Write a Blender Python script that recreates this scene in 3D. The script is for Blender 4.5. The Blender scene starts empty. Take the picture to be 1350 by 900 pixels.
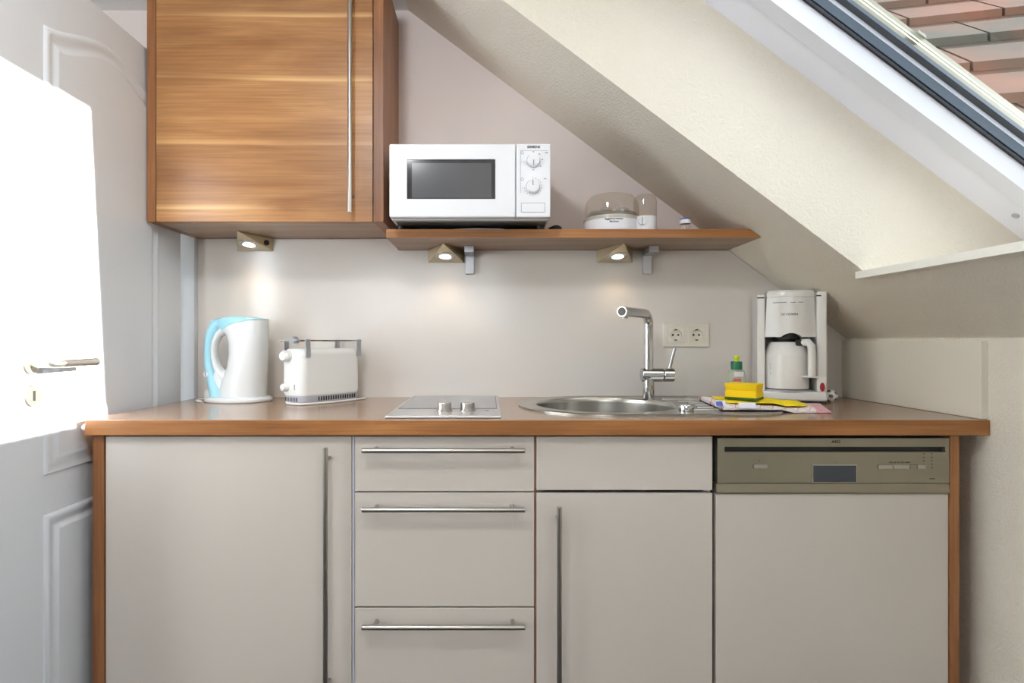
import bpy, bmesh, math, random
from math import sin, cos, pi, radians, sqrt
from mathutils import Vector, Matrix

random.seed(7)
SC = bpy.context.scene
COL = SC.collection
# ---------------------------------------------------------------- camera frame (metres; camera 1.10 m up, looking along +Y)
F, CX, CY, EYE = 775.0, 645.0, 448.0, 1.10


def wx(px, Y): return (px - CX) * Y / F
def wz(py, Y): return EYE - (py - CY) * Y / F


# ---------------------------------------------------------------- materials
def s2l(c):
    return tuple(((v / 255) / 12.92 if v / 255 <= .04045 else ((v / 255 + .055) / 1.055) ** 2.4) for v in c)


def new_mat(name):
    m = bpy.data.materials.new(name); m.use_nodes = True
    nt = m.node_tree
    return m, nt, nt.nodes['Principled BSDF']


def setp(b, **k):
    for n, v in k.items():
        b.inputs[n.replace('_', ' ')].default_value = v


def bump(nt, b, scale, dist, strength=.4, detail=3, mapscale=None, coord='Object'):
    tc = nt.nodes.new('ShaderNodeTexCoord'); no = nt.nodes.new('ShaderNodeTexNoise'); bp = nt.nodes.new('ShaderNodeBump')
    no.inputs['Scale'].default_value = scale; no.inputs['Detail'].default_value = detail
    bp.inputs['Strength'].default_value = strength; bp.inputs['Distance'].default_value = dist
    if mapscale:
        mp = nt.nodes.new('ShaderNodeMapping'); mp.inputs['Scale'].default_value = mapscale
        nt.links.new(tc.outputs[coord], mp.inputs[0]); nt.links.new(mp.outputs[0], no.inputs['Vector'])
    else:
        nt.links.new(tc.outputs[coord], no.inputs['Vector'])
    nt.links.new(no.outputs['Fac'], bp.inputs['Height']); nt.links.new(bp.outputs[0], b.inputs['Normal'])
    return no


def plain(name, rgb, rough=.5, metal=0., spec=.5, coat=0., bumpv=None, var=0.):
    m, nt, b = new_mat(name)
    c = s2l(rgb)
    setp(b, Base_Color=(*c, 1), Roughness=rough, Metallic=metal, Specular_IOR_Level=spec, Coat_Weight=coat)
    if bumpv:
        bump(nt, b, *bumpv)
    if var:
        tc = nt.nodes.new('ShaderNodeTexCoord'); no = nt.nodes.new('ShaderNodeTexNoise'); no.inputs['Scale'].default_value = 6
        no.inputs['Detail'].default_value = 4
        mx = nt.nodes.new('ShaderNodeMix'); mx.data_type = 'RGBA'
        mx.inputs[6].default_value = (*[v * (1 - var) for v in c], 1); mx.inputs[7].default_value = (*[min(1, v * (1 + var)) for v in c], 1)
        nt.links.new(tc.outputs['Object'], no.inputs['Vector']); nt.links.new(no.outputs['Fac'], mx.inputs[0])
        nt.links.new(mx.outputs[2], b.inputs['Base Color'])
    return m


def wood(name, dark, mid, light, axis='x', rough=.35, streak=True, plank=13.0, fine=1.0, spec=.5):
    """wood decor with the grain along one axis"""
    m, nt, b = new_mat(name); N, L = nt.nodes, nt.links
    tc = N.new('ShaderNodeTexCoord'); mp = N.new('ShaderNodeMapping')
    L.new(tc.outputs['Object'], mp.inputs[0])
    if axis == 'z': mp.inputs['Rotation'].default_value = (0, radians(90), 0)
    if axis == 'y': mp.inputs['Rotation'].default_value = (0, 0, radians(90))
    mp.inputs['Location'].default_value = (.37, 0, .13)

    def noise(scale_vec, scale, detail, dist=0.):
        a = N.new('ShaderNodeMapping'); a.inputs['Scale'].default_value = scale_vec
        n = N.new('ShaderNodeTexNoise'); n.inputs['Scale'].default_value = scale; n.inputs['Detail'].default_value = detail
        n.inputs['Distortion'].default_value = dist
        L.new(mp.outputs[0], a.inputs[0]); L.new(a.outputs[0], n.inputs['Vector']); return n
    n1 = noise((.9, 6, 6), 1.6, 5, .8)
    r1 = N.new('ShaderNodeValToRGB'); e = r1.color_ramp.elements
    e[0].position = .3; e[0].color = (*s2l(dark), 1); e[1].position = .72; e[1].color = (*s2l(light), 1)
    k = e.new(.5); k.color = (*s2l(mid), 1)
    L.new(n1.outputs['Fac'], r1.inputs[0])
    n2 = noise((2.2, 90, 90), 2.0, 6, .3)
    r2 = N.new('ShaderNodeValToRGB'); e = r2.color_ramp.elements
    v = .72 + .28 * (1 - fine)
    e[0].position = .35; e[0].color = (v, v * .97, v * .94, 1); e[1].position = .65; e[1].color = (1, 1, 1, 1)
    L.new(n2.outputs['Fac'], r2.inputs[0])
    mul = N.new('ShaderNodeMix'); mul.data_type = 'RGBA'; mul.blend_type = 'MULTIPLY'; mul.inputs[0].default_value = 1
    L.new(r1.outputs[0], mul.inputs[6]); L.new(r2.outputs[0], mul.inputs[7])
    out = mul.outputs[2]
    if streak:
        # veneer strips: sapwood streaks where two strips meet, each strip its own tone
        sep = N.new('ShaderNodeSeparateXYZ'); L.new(mp.outputs[0], sep.inputs[0])
        nd = noise((.8, 2, 2), 1.1, 2)
        ma = N.new('ShaderNodeMath'); ma.operation = 'MULTIPLY_ADD'; ma.inputs[1].default_value = .05
        L.new(nd.outputs['Fac'], ma.inputs[0]); L.new(sep.outputs['Z'], ma.inputs[2])
        mb = N.new('ShaderNodeMath'); mb.operation = 'MULTIPLY'; mb.inputs[1].default_value = plank; L.new(ma.outputs[0], mb.inputs[0])
        fr = N.new('ShaderNodeMath'); fr.operation = 'FRACT'; L.new(mb.outputs[0], fr.inputs[0])
        fl = N.new('ShaderNodeMath'); fl.operation = 'FLOOR'; L.new(mb.outputs[0], fl.inputs[0])
        wn = N.new('ShaderNodeTexWhiteNoise'); wn.noise_dimensions = '1D'; L.new(fl.outputs[0], wn.inputs['W'])
        rr = N.new('ShaderNodeValToRGB'); e = rr.color_ramp.elements
        e[0].position = 0; e[0].color = (.0, .0, .0, 1); e[1].position = .11; e[1].color = (0, 0, 0, 1)
        q = e.new(.03); q.color = (1, 1, 1, 1)
        L.new(fr.outputs[0], rr.inputs[0])
        ns0 = noise((1.5, 9, 9), 1.1, 2)
        ns = N.new('ShaderNodeMapRange'); ns.inputs[1].default_value = .38; ns.inputs[2].default_value = .66; ns.inputs[3].default_value = .05; ns.inputs[4].default_value = .75
        L.new(ns0.outputs['Fac'], ns.inputs[0])
        m3 = N.new('ShaderNodeMath'); m3.operation = 'MULTIPLY'; L.new(rr.outputs[0], m3.inputs[0]); L.new(ns.outputs[0], m3.inputs[1])
        m4 = N.new('ShaderNodeMath'); m4.operation = 'MULTIPLY'; m4.inputs[1].default_value = 1.1; L.new(m3.outputs[0], m4.inputs[0])
        tone = N.new('ShaderNodeMix'); tone.data_type = 'RGBA'; tone.blend_type = 'MULTIPLY'; tone.inputs[0].default_value = 1
        rt = N.new('ShaderNodeValToRGB'); e = rt.color_ramp.elements
        e[0].color = (.80, .78, .78, 1); e[1].color = (1.0, 1.0, 1.0, 1)
        L.new(wn.outputs['Value'], rt.inputs[0]); L.new(out, tone.inputs[6]); L.new(rt.outputs[0], tone.inputs[7])
        st = N.new('ShaderNodeMix'); st.data_type = 'RGBA'; st.inputs[7].default_value = (*s2l((222, 178, 122)), 1)
        L.new(m4.outputs[0], st.inputs[0]); L.new(tone.outputs[2], st.inputs[6]); out = st.outputs[2]
    L.new(out, b.inputs['Base Color'])
    setp(b, Roughness=rough, Specular_IOR_Level=spec)
    return m


def glass(name, tint, gloss_rough=.02, opacity=.0, refl=1.0):
    """thin clear sheet: lets light straight through, mirrors at grazing angles"""
    m, nt, b = new_mat(name); N, L = nt.nodes, nt.links
    N.remove(b)
    tr = N.new('ShaderNodeBsdfTransparent'); tr.inputs[0].default_value = (*tint, 1)
    gl = N.new('ShaderNodeBsdfGlossy'); gl.inputs['Roughness'].default_value = gloss_rough
    fr = N.new('ShaderNodeFresnel'); fr.inputs[0].default_value = 1.45
    sc = N.new('ShaderNodeMath'); sc.operation = 'MULTIPLY'; sc.inputs[1].default_value = refl
    mx = N.new('ShaderNodeMixShader'); out = N['Material Output']
    ge = N.new('ShaderNodeNewGeometry'); iv = N.new('ShaderNodeMath'); iv.operation = 'SUBTRACT'; iv.inputs[0].default_value = 1.0
    m5 = N.new('ShaderNodeMath'); m5.operation = 'MULTIPLY'           # mirror only on the outer face of the sheet
    L.new(ge.outputs['Backfacing'], iv.inputs[1]); L.new(fr.outputs[0], sc.inputs[0]); L.new(sc.outputs[0], m5.inputs[0]); L.new(iv.outputs[0], m5.inputs[1])
    L.new(m5.outputs[0], mx.inputs[0]); L.new(tr.outputs[0], mx.inputs[1]); L.new(gl.outputs[0], mx.inputs[2])
    last = mx.outputs[0]
    if opacity:
        df = N.new('ShaderNodeBsdfDiffuse'); df.inputs[0].default_value = (*tint, 1)
        m2 = N.new('ShaderNodeMixShader'); m2.inputs[0].default_value = opacity
        L.new(last, m2.inputs[1]); L.new(df.outputs[0], m2.inputs[2]); last = m2.outputs[0]
    L.new(last, out.inputs[0])
    return m


def emit(name, rgb, strength):
    m, nt, b = new_mat(name)
    setp(b, Base_Color=(*rgb, 1), Emission_Color=(*rgb, 1), Emission_Strength=strength)
    return m


MT = {}
MT['wall'] = plain('wall paint', (229, 219, 217), .85, bumpv=(260, .0006, .35, 3))
MT['slope'] = plain('textured plaster', (229, 222, 208), .9, bumpv=(150, .004, .9, 3))
MT['ceiling'] = plain('ceiling paint', (226, 225, 224), .9, bumpv=(150, .001, .4, 3))
MT['floor'] = plain('floor carpet', (62, 60, 60), .95, bumpv=(300, .002, .6, 3))
MT['splash'] = plain('glossy panel', (219, 213, 207), .15, spec=.55)
MT['panel'] = plain('side panel laminate', (222, 216, 202), .35)
MT['front'] = plain('cabinet front lacquer', (203, 195, 187), .33, spec=.45)
MT['carcass'] = plain('carcass melamine', (190, 187, 200), .45)
MT['dark'] = plain('shadow gap plinth', (40, 32, 28), .7)
MT['wood_x'] = wood('walnut front', (146, 98, 56), (173, 122, 74), (194, 146, 94), 'x', .36, True, 5.2, .8)
MT['wood_edge_x'] = wood('walnut edge lengthwise', (136, 86, 42), (164, 108, 58), (186, 130, 76), 'x', .42, False, fine=.9)
MT['wood_edge_z'] = wood('walnut edge upright', (124, 76, 42), (150, 98, 58), (170, 116, 72), 'z', .42, False, fine=.8)
MT['wood_top'] = wood('walnut worktop', (144, 116, 95), (153, 125, 103), (162, 134, 111), 'x', .2, False, fine=.35, spec=.8)  # greyish beige: grazing reflection of the backsplash is put into the colour
MT['wood_under'] = wood('walnut underside', (140, 112, 90), (154, 126, 102), (168, 140, 116), 'x', .38, False, fine=.4)  # same wood greyed, its grazing reflection is put into the colour
MT['door'] = plain('door lacquer', (208, 212, 218), .38)
MT['steel'] = plain('brushed steel', (178, 174, 168), .3, 1.)
MT['steel_hob'] = plain('brushed hob frame', (214, 214, 218), .34, .9)
MT['sink'] = plain('sink steel', (186, 184, 178), .26, 1., bumpv=(40, .0004, .3, 2, (1, 30, 1)))
MT['chrome'] = plain('chrome', (205, 206, 208), .06, 1.)
MT['alu'] = plain('silver aluminium', (190, 191, 197), .35, .8)
MT['lampmetal'] = plain('lamp nickel', (204, 190, 160), .38, .75)
MT['dw'] = plain('dishwasher steel', (150, 144, 128), .42, .85)
MT['dwlip'] = plain('dishwasher lip', (146, 138, 120), .45, .6)
MT['black'] = plain('black plastic', (24, 22, 20), .45)
MT['blackgloss'] = plain('dark display', (58, 62, 70), .12)
MT['white'] = plain('white enamel', (238, 239, 244), .22)
MT['white_warm'] = plain('white plastic', (222, 221, 214), .3)
MT['white_toast'] = plain('toaster plastic', (232, 233, 231), .3)
MT['white_k'] = plain('kettle plastic', (224, 226, 226), .22)
MT['blue'] = plain('light blue plastic', (162, 214, 230), .25)
MT['grey'] = plain('light grey plastic', (176, 177, 184), .4)
MT['ceramic'] = plain('grey hob glass', (104, 105, 110), .12)
MT['socket'] = plain('socket plastic', (226, 220, 208), .35)
MT['coffee'] = plain('coffee maker plastic', (226, 225, 222), .22)
MT['coffee_in'] = plain('coffee maker recess', (152, 150, 152), .4)
MT['red'] = plain('red switch', (160, 30, 44), .25)
MT['sponge'] = plain('yellow sponge', (240, 200, 16), .95, bumpv=(900, .0015, .8, 2))
MT['scour'] = plain('green scourer', (60, 96, 20), .95, bumpv=(1200, .001, .8, 2))
MT['ycloth'] = plain('yellow cloth', (232, 208, 20), .9, bumpv=(700, .0006, .6, 2))
MT['lime'] = plain('lime cap', (196, 206, 20), .4)
MT['green'] = plain('green collar', (14, 108, 72), .35)
MT['text'] = plain('printed lettering', (60, 60, 70), .6)
MT['textl'] = plain('printed lettering pale', (140, 142, 150), .6)
MT['textd'] = plain('engraved lettering', (40, 34, 26), .6)
MT['frame'] = plain('window frame', (240, 241, 250), .35)
MT['sash'] = plain('window sash', (226, 228, 236), .35)
MT['sill'] = plain('sill board', (238, 236, 226), .4)
MT['gasket'] = plain('gasket', (20, 22, 30), .6)
MT['clad'] = plain('cladding', (52, 62, 74), .35, .5)
MT['streak_rib'] = plain('pale rail', (104, 104, 90), .5)  # colour of the ribs that imitate reflections in the glass
MT['glass'] = glass('window glass', (.88, .90, .90), .01)
MT['mwglass'] = plain('microwave window', (50, 50, 54), .1, spec=.6)
MT['mwglass2'] = plain('microwave window mesh', (84, 84, 88), .15, spec=.6)
MT['smoke'] = glass('smoky dome', (.90, .88, .84), .03, .015, 1.6)
MT['clear'] = glass('clear glass', (.9, .9, .88), .03, .08, 1.5)
MT['soap'] = glass('soap bottle', (.80, .84, .74), .06, .22, 1.5)
MT['led'] = emit('lamp lens', (1, .87, .68), 5)
MT['outlet'] = plain('aerator mesh', (92, 92, 88), .5, .7)
MT['rose'] = plain('satin rose', (186, 180, 166), .36, .96)
MT['globe'] = glass('globe glass', (1, 1, 1), .05, 0, 1.0)
MT['bumper'] = plain('bumper rubber', (232, 224, 216), .5)
MT['ballw'] = plain('ball white', (222, 220, 218), .45)
MT['ballg'] = plain('ball grey', (92, 88, 86), .5)
MT['label_blue'] = plain('label blue', (78, 84, 170), .6)
MT['label_white'] = plain('label white', (226, 226, 236), .7)
MT['label_red'] = plain('label red', (214, 84, 70), .6)
MT['label_cyan'] = plain('label cyan', (120, 196, 206), .6)


def towel_mat():
    m, nt, b = new_mat('checked tea towel'); N, L = nt.nodes, nt.links
    tc = N.new('ShaderNodeTexCoord'); sp = N.new('ShaderNodeSeparateXYZ'); L.new(tc.outputs['UV'], sp.inputs[0])

    def lines(sock, freq, width):
        a = N.new('ShaderNodeMath'); a.operation = 'MULTIPLY'; a.inputs[1].default_value = freq; L.new(sock, a.inputs[0])
        f = N.new('ShaderNodeMath'); f.operation = 'FRACT'; L.new(a.outputs[0], f.inputs[0])
        c = N.new('ShaderNodeMath'); c.operation = 'LESS_THAN'; c.inputs[1].default_value = width; L.new(f.outputs[0], c.inputs[0]); return c
    ad = N.new('ShaderNodeMath'); ad.operation = 'ADD'; L.new(sp.outputs[0], ad.inputs[0]); L.new(sp.outputs[1], ad.inputs[1])
    sb = N.new('ShaderNodeMath'); sb.operation = 'SUBTRACT'; L.new(sp.outputs[0], sb.inputs[0]); L.new(sp.outputs[1], sb.inputs[1])
    l1, l2 = lines(ad.outputs[0], 22, .05), lines(sb.outputs[0], 22, .05)
    l3 = lines(ad.outputs[0], 150, .5)
    gt = N.new('ShaderNodeMath'); gt.operation = 'GREATER_THAN'; gt.inputs[1].default_value = .345; L.new(sp.outputs[0], gt.inputs[0])
    l3b = N.new('ShaderNodeMath'); l3b.operation = 'MULTIPLY'; L.new(l3.outputs[0], l3b.inputs[0]); L.new(gt.outputs[0], l3b.inputs[1])
    mx = N.new('ShaderNodeMath'); mx.operation = 'MAXIMUM'; L.new(l1.outputs[0], mx.inputs[0]); L.new(l2.outputs[0], mx.inputs[1])
    mx2 = N.new('ShaderNodeMath'); mx2.operation = 'MAXIMUM'; L.new(mx.outputs[0], mx2.inputs[0]); L.new(l3b.outputs[0], mx2.inputs[1])
    c = N.new('ShaderNodeMix'); c.data_type = 'RGBA'; c.inputs[6].default_value = (*s2l((228, 222, 222)), 1); c.inputs[7].default_value = (*s2l((214, 116, 130)), 1)
    L.new(mx2.outputs[0], c.inputs[0]); L.new(c.outputs[2], b.inputs['Base Color']); setp(b, Roughness=.9)
    return m


MT['towel'] = towel_mat()


def tile_mat():
    m, nt, b = new_mat('clay roof tile'); N, L = nt.nodes, nt.links
    tc = N.new('ShaderNodeTexCoord'); n = N.new('ShaderNodeTexNoise'); n.inputs['Scale'].default_value = 1.3; n.inputs['Detail'].default_value = 5
    L.new(tc.outputs['Object'], n.inputs['Vector'])
    r = N.new('ShaderNodeValToRGB'); e = r.color_ramp.elements
    e[0].position = .35; e[0].color = (*s2l((60, 58, 52)), 1); e[1].position = .65; e[1].color = (*s2l((98, 64, 50)), 1)
    L.new(n.outputs['Fac'], r.inputs[0]); L.new(r.outputs[0], b.inputs['Base Color']); setp(b, Roughness=.85, Specular_IOR_Level=.15)
    return m


MT['tile'] = tile_mat()


# ---------------------------------------------------------------- mesh helpers
def box(bm, x0, x1, y0, y1, z0, z1):
    v = [bm.verts.new(p) for p in ((x0, y0, z0), (x1, y0, z0), (x1, y1, z0), (x0, y1, z0), (x0, y0, z1), (x1, y0, z1), (x1, y1, z1), (x0, y1, z1))]
    for f in ((0, 3, 2, 1), (4, 5, 6, 7), (0, 1, 5, 4), (1, 2, 6, 5), (2, 3, 7, 6), (3, 0, 4, 7)):
        bm.faces.new([v[i] for i in f])
    return bm


def bx(x0, x1, y0, y1, z0, z1, bev=0., seg=2):
    bm = bmesh.new(); box(bm, x0, x1, y0, y1, z0, z1)
    if bev: bevel(bm, bev, seg)
    return bm


def bevel(bm, w, seg=2, ang=30):
    bm.normal_update()
    es = [e for e in bm.edges if len(e.link_faces) == 2 and e.calc_face_angle(0) > radians(ang)]
    bmesh.ops.bevel(bm, geom=es, offset=w, segments=seg, affect='EDGES', profile=.5, clamp_overlap=True)


def prism(pts, a0, a1, axis='y'):
    """polygon extruded along an axis: 'y' -> pts are (x, z); 'z' -> (x, y); 'x' -> (y, z)"""
    bm = bmesh.new()

    def mk(p, a): return {'y': (p[0], a, p[1]), 'z': (p[0], p[1], a), 'x': (a, p[0], p[1])}[axis]
    A = [bm.verts.new(mk(p, a0)) for p in pts]; B = [bm.verts.new(mk(p, a1)) for p in pts]
    bm.faces.new(A); bm.faces.new(B[::-1]); n = len(pts)
    for i in range(n): bm.faces.new((A[i], B[i], B[(i + 1) % n], A[(i + 1) % n]))
    bmesh.ops.recalc_face_normals(bm, faces=bm.faces[:])
    return bm


def frame_axes(d):
    d = d.normalized(); up = Vector((0, 0, 1)) if abs(d.z) < .95 else Vector((1, 0, 0))
    a = d.cross(up).normalized(); return a, d.cross(a).normalized()


def loft(bm, rings, cap0=True, cap1=True, closed=False):
    R = [[bm.verts.new(p) for p in r] for r in rings]; n = len(R[0])
    pairs = list(zip(R[:-1], R[1:])) + ([(R[-1], R[0])] if closed else [])
    for a, b in pairs:
        for i in range(n): bm.faces.new((a[i], a[(i + 1) % n], b[(i + 1) % n], b[i]))
    if cap0 and not closed: bm.faces.new(R[0][::-1])
    if cap1 and not closed: bm.faces.new(R[-1])
    return R


def tube(bm, pts, r, seg=12, cap=True, closed=False):
    pts = [Vector(p) for p in pts]; n = len(pts)
    rs = r if isinstance(r, (list, tuple)) and isinstance(r[0], (int, float, tuple, list)) and len(r) == n else [r] * n
    rings = []; a = None
    for i, p in enumerate(pts):
        if closed: d = pts[(i + 1) % n] - pts[i - 1]
        else: d = pts[min(i + 1, n - 1)] - pts[max(i - 1, 0)]
        d.normalize()
        if a is None: a, b = frame_axes(d)
        else:
            a = (a - d * a.dot(d)).normalized(); b = d.cross(a)
        ra, rb = rs[i] if isinstance(rs[i], (tuple, list)) else (rs[i], rs[i])
        rings.append([p + a * ra * cos(2 * pi * k / seg) + b * rb * sin(2 * pi * k / seg) for k in range(seg)])
    loft(bm, rings, cap, cap, closed)
    return bm


def cyl(bm, p0, p1, r0, r1=None, seg=24):
    return tube(bm, [p0, p1], [r0, r0 if r1 is None else r1], seg)


def lathe(bm, prof, c=(0, 0, 0), seg=32, ax='z', cap0=True, cap1=True, sx=1., sy=1.):
    rings = []
    for r, h in prof:
        ring = []
        for k in range(seg):
            t = 2 * pi * k / seg; u, v = max(r, 1e-5) * cos(t) * sx, max(r, 1e-5) * sin(t) * sy
            q = {'z': (u, v, h), 'y': (u, -h, v), 'x': (h, u, v)}[ax]
            ring.append((c[0] + q[0], c[1] + q[1], c[2] + q[2]))
        rings.append(ring)
    loft(bm, rings, cap0, cap1)
    bmesh.ops.recalc_face_normals(bm, faces=bm.faces[:])
    return bm


def disc_y(bm, x, y, z, r, h, seg=20):
    """a short cylinder whose round face looks towards -Y, from y back to y+h"""
    return cyl(bm, (x, y + h, z), (x, y, z), r, r, seg)


MATRIX = {}


def wm(o):
    return MATRIX.get(o.name, Matrix.Identity(4))


def link(name, bm, mat, parent=None, local=False, smooth=True, ang=35, label=None):
    """link a bmesh (built in room coordinates unless local) as ONE mesh object"""
    bmesh.ops.recalc_face_normals(bm, faces=bm.faces[:])
    if parent is not None and not local: bm.transform(wm(parent).inverted())
    me = bpy.data.meshes.new(name); bm.to_mesh(me); bm.free()
    if smooth:
        me.polygons.foreach_set('use_smooth', [True] * len(me.polygons)); me.set_sharp_from_angle(angle=radians(ang))
    for m in (mat if isinstance(mat, (list, tuple)) else [mat]): me.materials.append(MT[m] if isinstance(m, str) else m)
    o = bpy.data.objects.new(name, me); COL.objects.link(o)
    if smooth:
        md = o.modifiers.new('normals', 'WEIGHTED_NORMAL'); md.keep_sharp = True; md.weight = 80
    if parent is not None: o.parent = parent; MATRIX[o.name] = wm(parent)
    if label: o['label'] = label
    return o


def tag(o, label, cat, group=None, kind=None):
    o['label'] = label; o['category'] = cat
    if group: o['group'] = group
    if kind: o['kind'] = kind
    return o


def thing(name, label, cat, loc, rz=0., group=None, kind=None):
    o = bpy.data.objects.new(name, None); o.empty_display_size = .05; COL.objects.link(o)
    o.location = loc; o.rotation_euler = (0, 0, rz)
    MATRIX[o.name] = Matrix.Translation(loc) @ Matrix.Rotation(rz, 4, 'Z')
    return tag(o, label, cat, group, kind)


def struct(name, bm, mat, label, cat, smooth=False):
    return tag(link(name, bm, mat, smooth=smooth), label, cat, None, 'structure')


def join(bms):
    out = bmesh.new()
    for b in bms:
        me = bpy.data.meshes.new('tmp'); b.to_mesh(me); out.from_mesh(me); bpy.data.meshes.remove(me); b.free()
    return out


def cut(o, cutter_bm):
    """boolean difference, applied at once"""
    me = bpy.data.meshes.new('cut'); bmesh.ops.recalc_face_normals(cutter_bm, faces=cutter_bm.faces[:]); cutter_bm.to_mesh(me); cutter_bm.free()
    c = bpy.data.objects.new('cut', me); COL.objects.link(c)
    if o.parent is not None: c.parent = o.parent
    o.modifiers.clear(); bpy.context.view_layer.update()
    md = o.modifiers.new('b', 'BOOLEAN'); md.object = c; md.operation = 'DIFFERENCE'; md.solver = 'EXACT'
    dg = bpy.context.evaluated_depsgraph_get(); dg.update()
    nm = bpy.data.meshes.new_from_object(o.evaluated_get(dg)); o.modifiers.clear(); o.data = nm
    bpy.data.objects.remove(c)
    nm.polygons.foreach_set('use_smooth', [True] * len(nm.polygons)); nm.set_sharp_from_angle(angle=radians(35))
    md = o.modifiers.new('normals', 'WEIGHTED_NORMAL'); md.keep_sharp = True; md.weight = 80


def lettering(name, txt, size, origin, mat, parent, rot=(radians(90), 0, 0), depth=.0004, align='CENTER', local=False, width=None, bold=0.):
    cu = bpy.data.curves.new(name, 'FONT'); cu.body = txt; cu.size = size; cu.align_x = align; cu.align_y = 'CENTER'; cu.extrude = depth; cu.offset = bold
    t = bpy.data.objects.new(name, cu); COL.objects.link(t)
    bpy.context.view_layer.update()
    dg = bpy.context.evaluated_depsgraph_get()
    me = bpy.data.meshes.new_from_object(t.evaluated_get(dg)); bpy.data.objects.remove(t)
    bm = bmesh.new(); bm.from_mesh(me)
    sx = 1.
    if width:
        xs = [v.co.x for v in bm.verts]; sx = width / max(1e-6, max(xs) - min(xs))
    from mathutils import Euler
    bm.transform(Matrix.Translation(origin) @ Euler(rot).to_matrix().to_4x4() @ Matrix.Diagonal((sx, 1, 1, 1)))
    return link(name, bm, mat, parent, local, smooth=False)


# ================================================================ ROOM
WB = 2.07            # back wall
XR = 1.254           # knee wall on the right
XL = -2.25           # left wall of the room
YF = -3.2            # wall behind the camera
HC = 2.26            # flat ceiling
def zs(X): return 2.046 - .75 * X                      # sloping ceiling
def zo(X, c=1.353): return EYE + c - .75 * X           # planes parallel to it, c up

struct('floor', bx(XL - .2, XR + .3, YF - .2, 4.2, -.12, 0), 'floor', 'grey floor of the attic kitchen', 'floor')
DOORW0, DOORW1, DOORH = -1.80, -1.075, 2.0
wb = join([bx(XL - .2, DOORW0, WB, WB + .2, 0, HC), bx(DOORW0, DOORW1, WB, WB + .2, DOORH, HC), prism([(DOORW1, 0), (XR + .3, 0), (XR + .3, zo(XR + .3) - .01), (.25, zo(.25) - .01), (-.2, HC + .14), (DOORW1, HC + .14)], WB, WB + .2)])
struct('wall_back', wb, 'wall', 'pale pinkish beige back wall behind the kitchenette', 'wall')
struct('wall_left', bx(XL - .2, XL, YF - .2, 4.2, 0, HC), 'ceiling', 'left wall of the room beyond the open door', 'wall')
struct('wall_hall', join([bx(XL, .2, 4.0, 4.2, 0, HC), bx(-.4, -.3, WB + .2, 4.0, 0, HC)]), 'wall', 'hallway wall seen through the doorway', 'wall')
struct('wall_right', bx(XR, XR + .36, YF - .2, WB + .2, 0, 1.1055), 'slope', 'low plastered knee wall right of the worktop', 'wall')
wf = join([bx(XL, -1.75, YF - .2, YF, 0, HC), bx(-1.75, .25, YF - .2, YF, 0, 1.2), bx(-1.75, .25, YF - .2, YF, 2.1, HC), bx(.25, XR, YF - .2, YF, 0, HC)])
struct('wall_front', wf, 'wall', 'wall behind the viewer with an opening for the added window', 'wall')
struct('ceiling', bx(XL - .2, -.285, YF - .2, 4.2, HC, HC + .15), 'ceiling', 'flat ceiling strip above the wall cabinet', 'ceiling')
SK = [(.62, 1.59), (-.62, .36)]                          # skylight openings along Y; the second is added for fill light
DX, DZ = 1.0155, zs(1.0155)
quad = [(-.285, HC), (XR, 1.1055), (1.797, 1.1055), (-.285, zo(-.285))]
low = [(DX, DZ), (XR, 1.1055), (1.797, 1.1055), (1.537, zo(1.537))]
upp = [(-.285, HC), (-.19, zs(-.19)), (.35, zo(.35)), (-.285, zo(-.285))]
ys = [YF - .2, SK[1][0], SK[1][1], SK[0][0], SK[0][1], WB + .2]
sl = [prism(quad, ys[i], ys[i + 1]) for i in (0, 2, 4)]
for a, b in SK: sl += [prism(low, a, b), prism(upp, a, b)]
struct('ceiling_slope', join(sl), 'slope', 'sloping plastered attic ceiling with deep skylight reveals', 'ceiling')
bpy.data.objects['ceiling_slope'].name = 'ceiling_right'
# added window behind the viewer, unseen, lets in fill light
w3 = thing('added_window', 'added wide white window behind the viewer for fill light', 'window', (-.75, YF - .1, 1.2), kind='structure')
fr = [bx(-1.75, .25, YF - .14, YF - .06, 1.2, 1.28), bx(-1.75, .25, YF - .14, YF - .06, 2.02, 2.1)]
fr += [bx(x, x + .08, YF - .14, YF - .06, 1.28, 2.02) for x in (-1.75, -.79, .17)]
link('window_frame', join(fr), 'frame', w3, smooth=False)
link('pane', bx(-1.67, .17, YF - .105, YF - .1, 1.28, 2.02), 'glass', w3, smooth=False)

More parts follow.
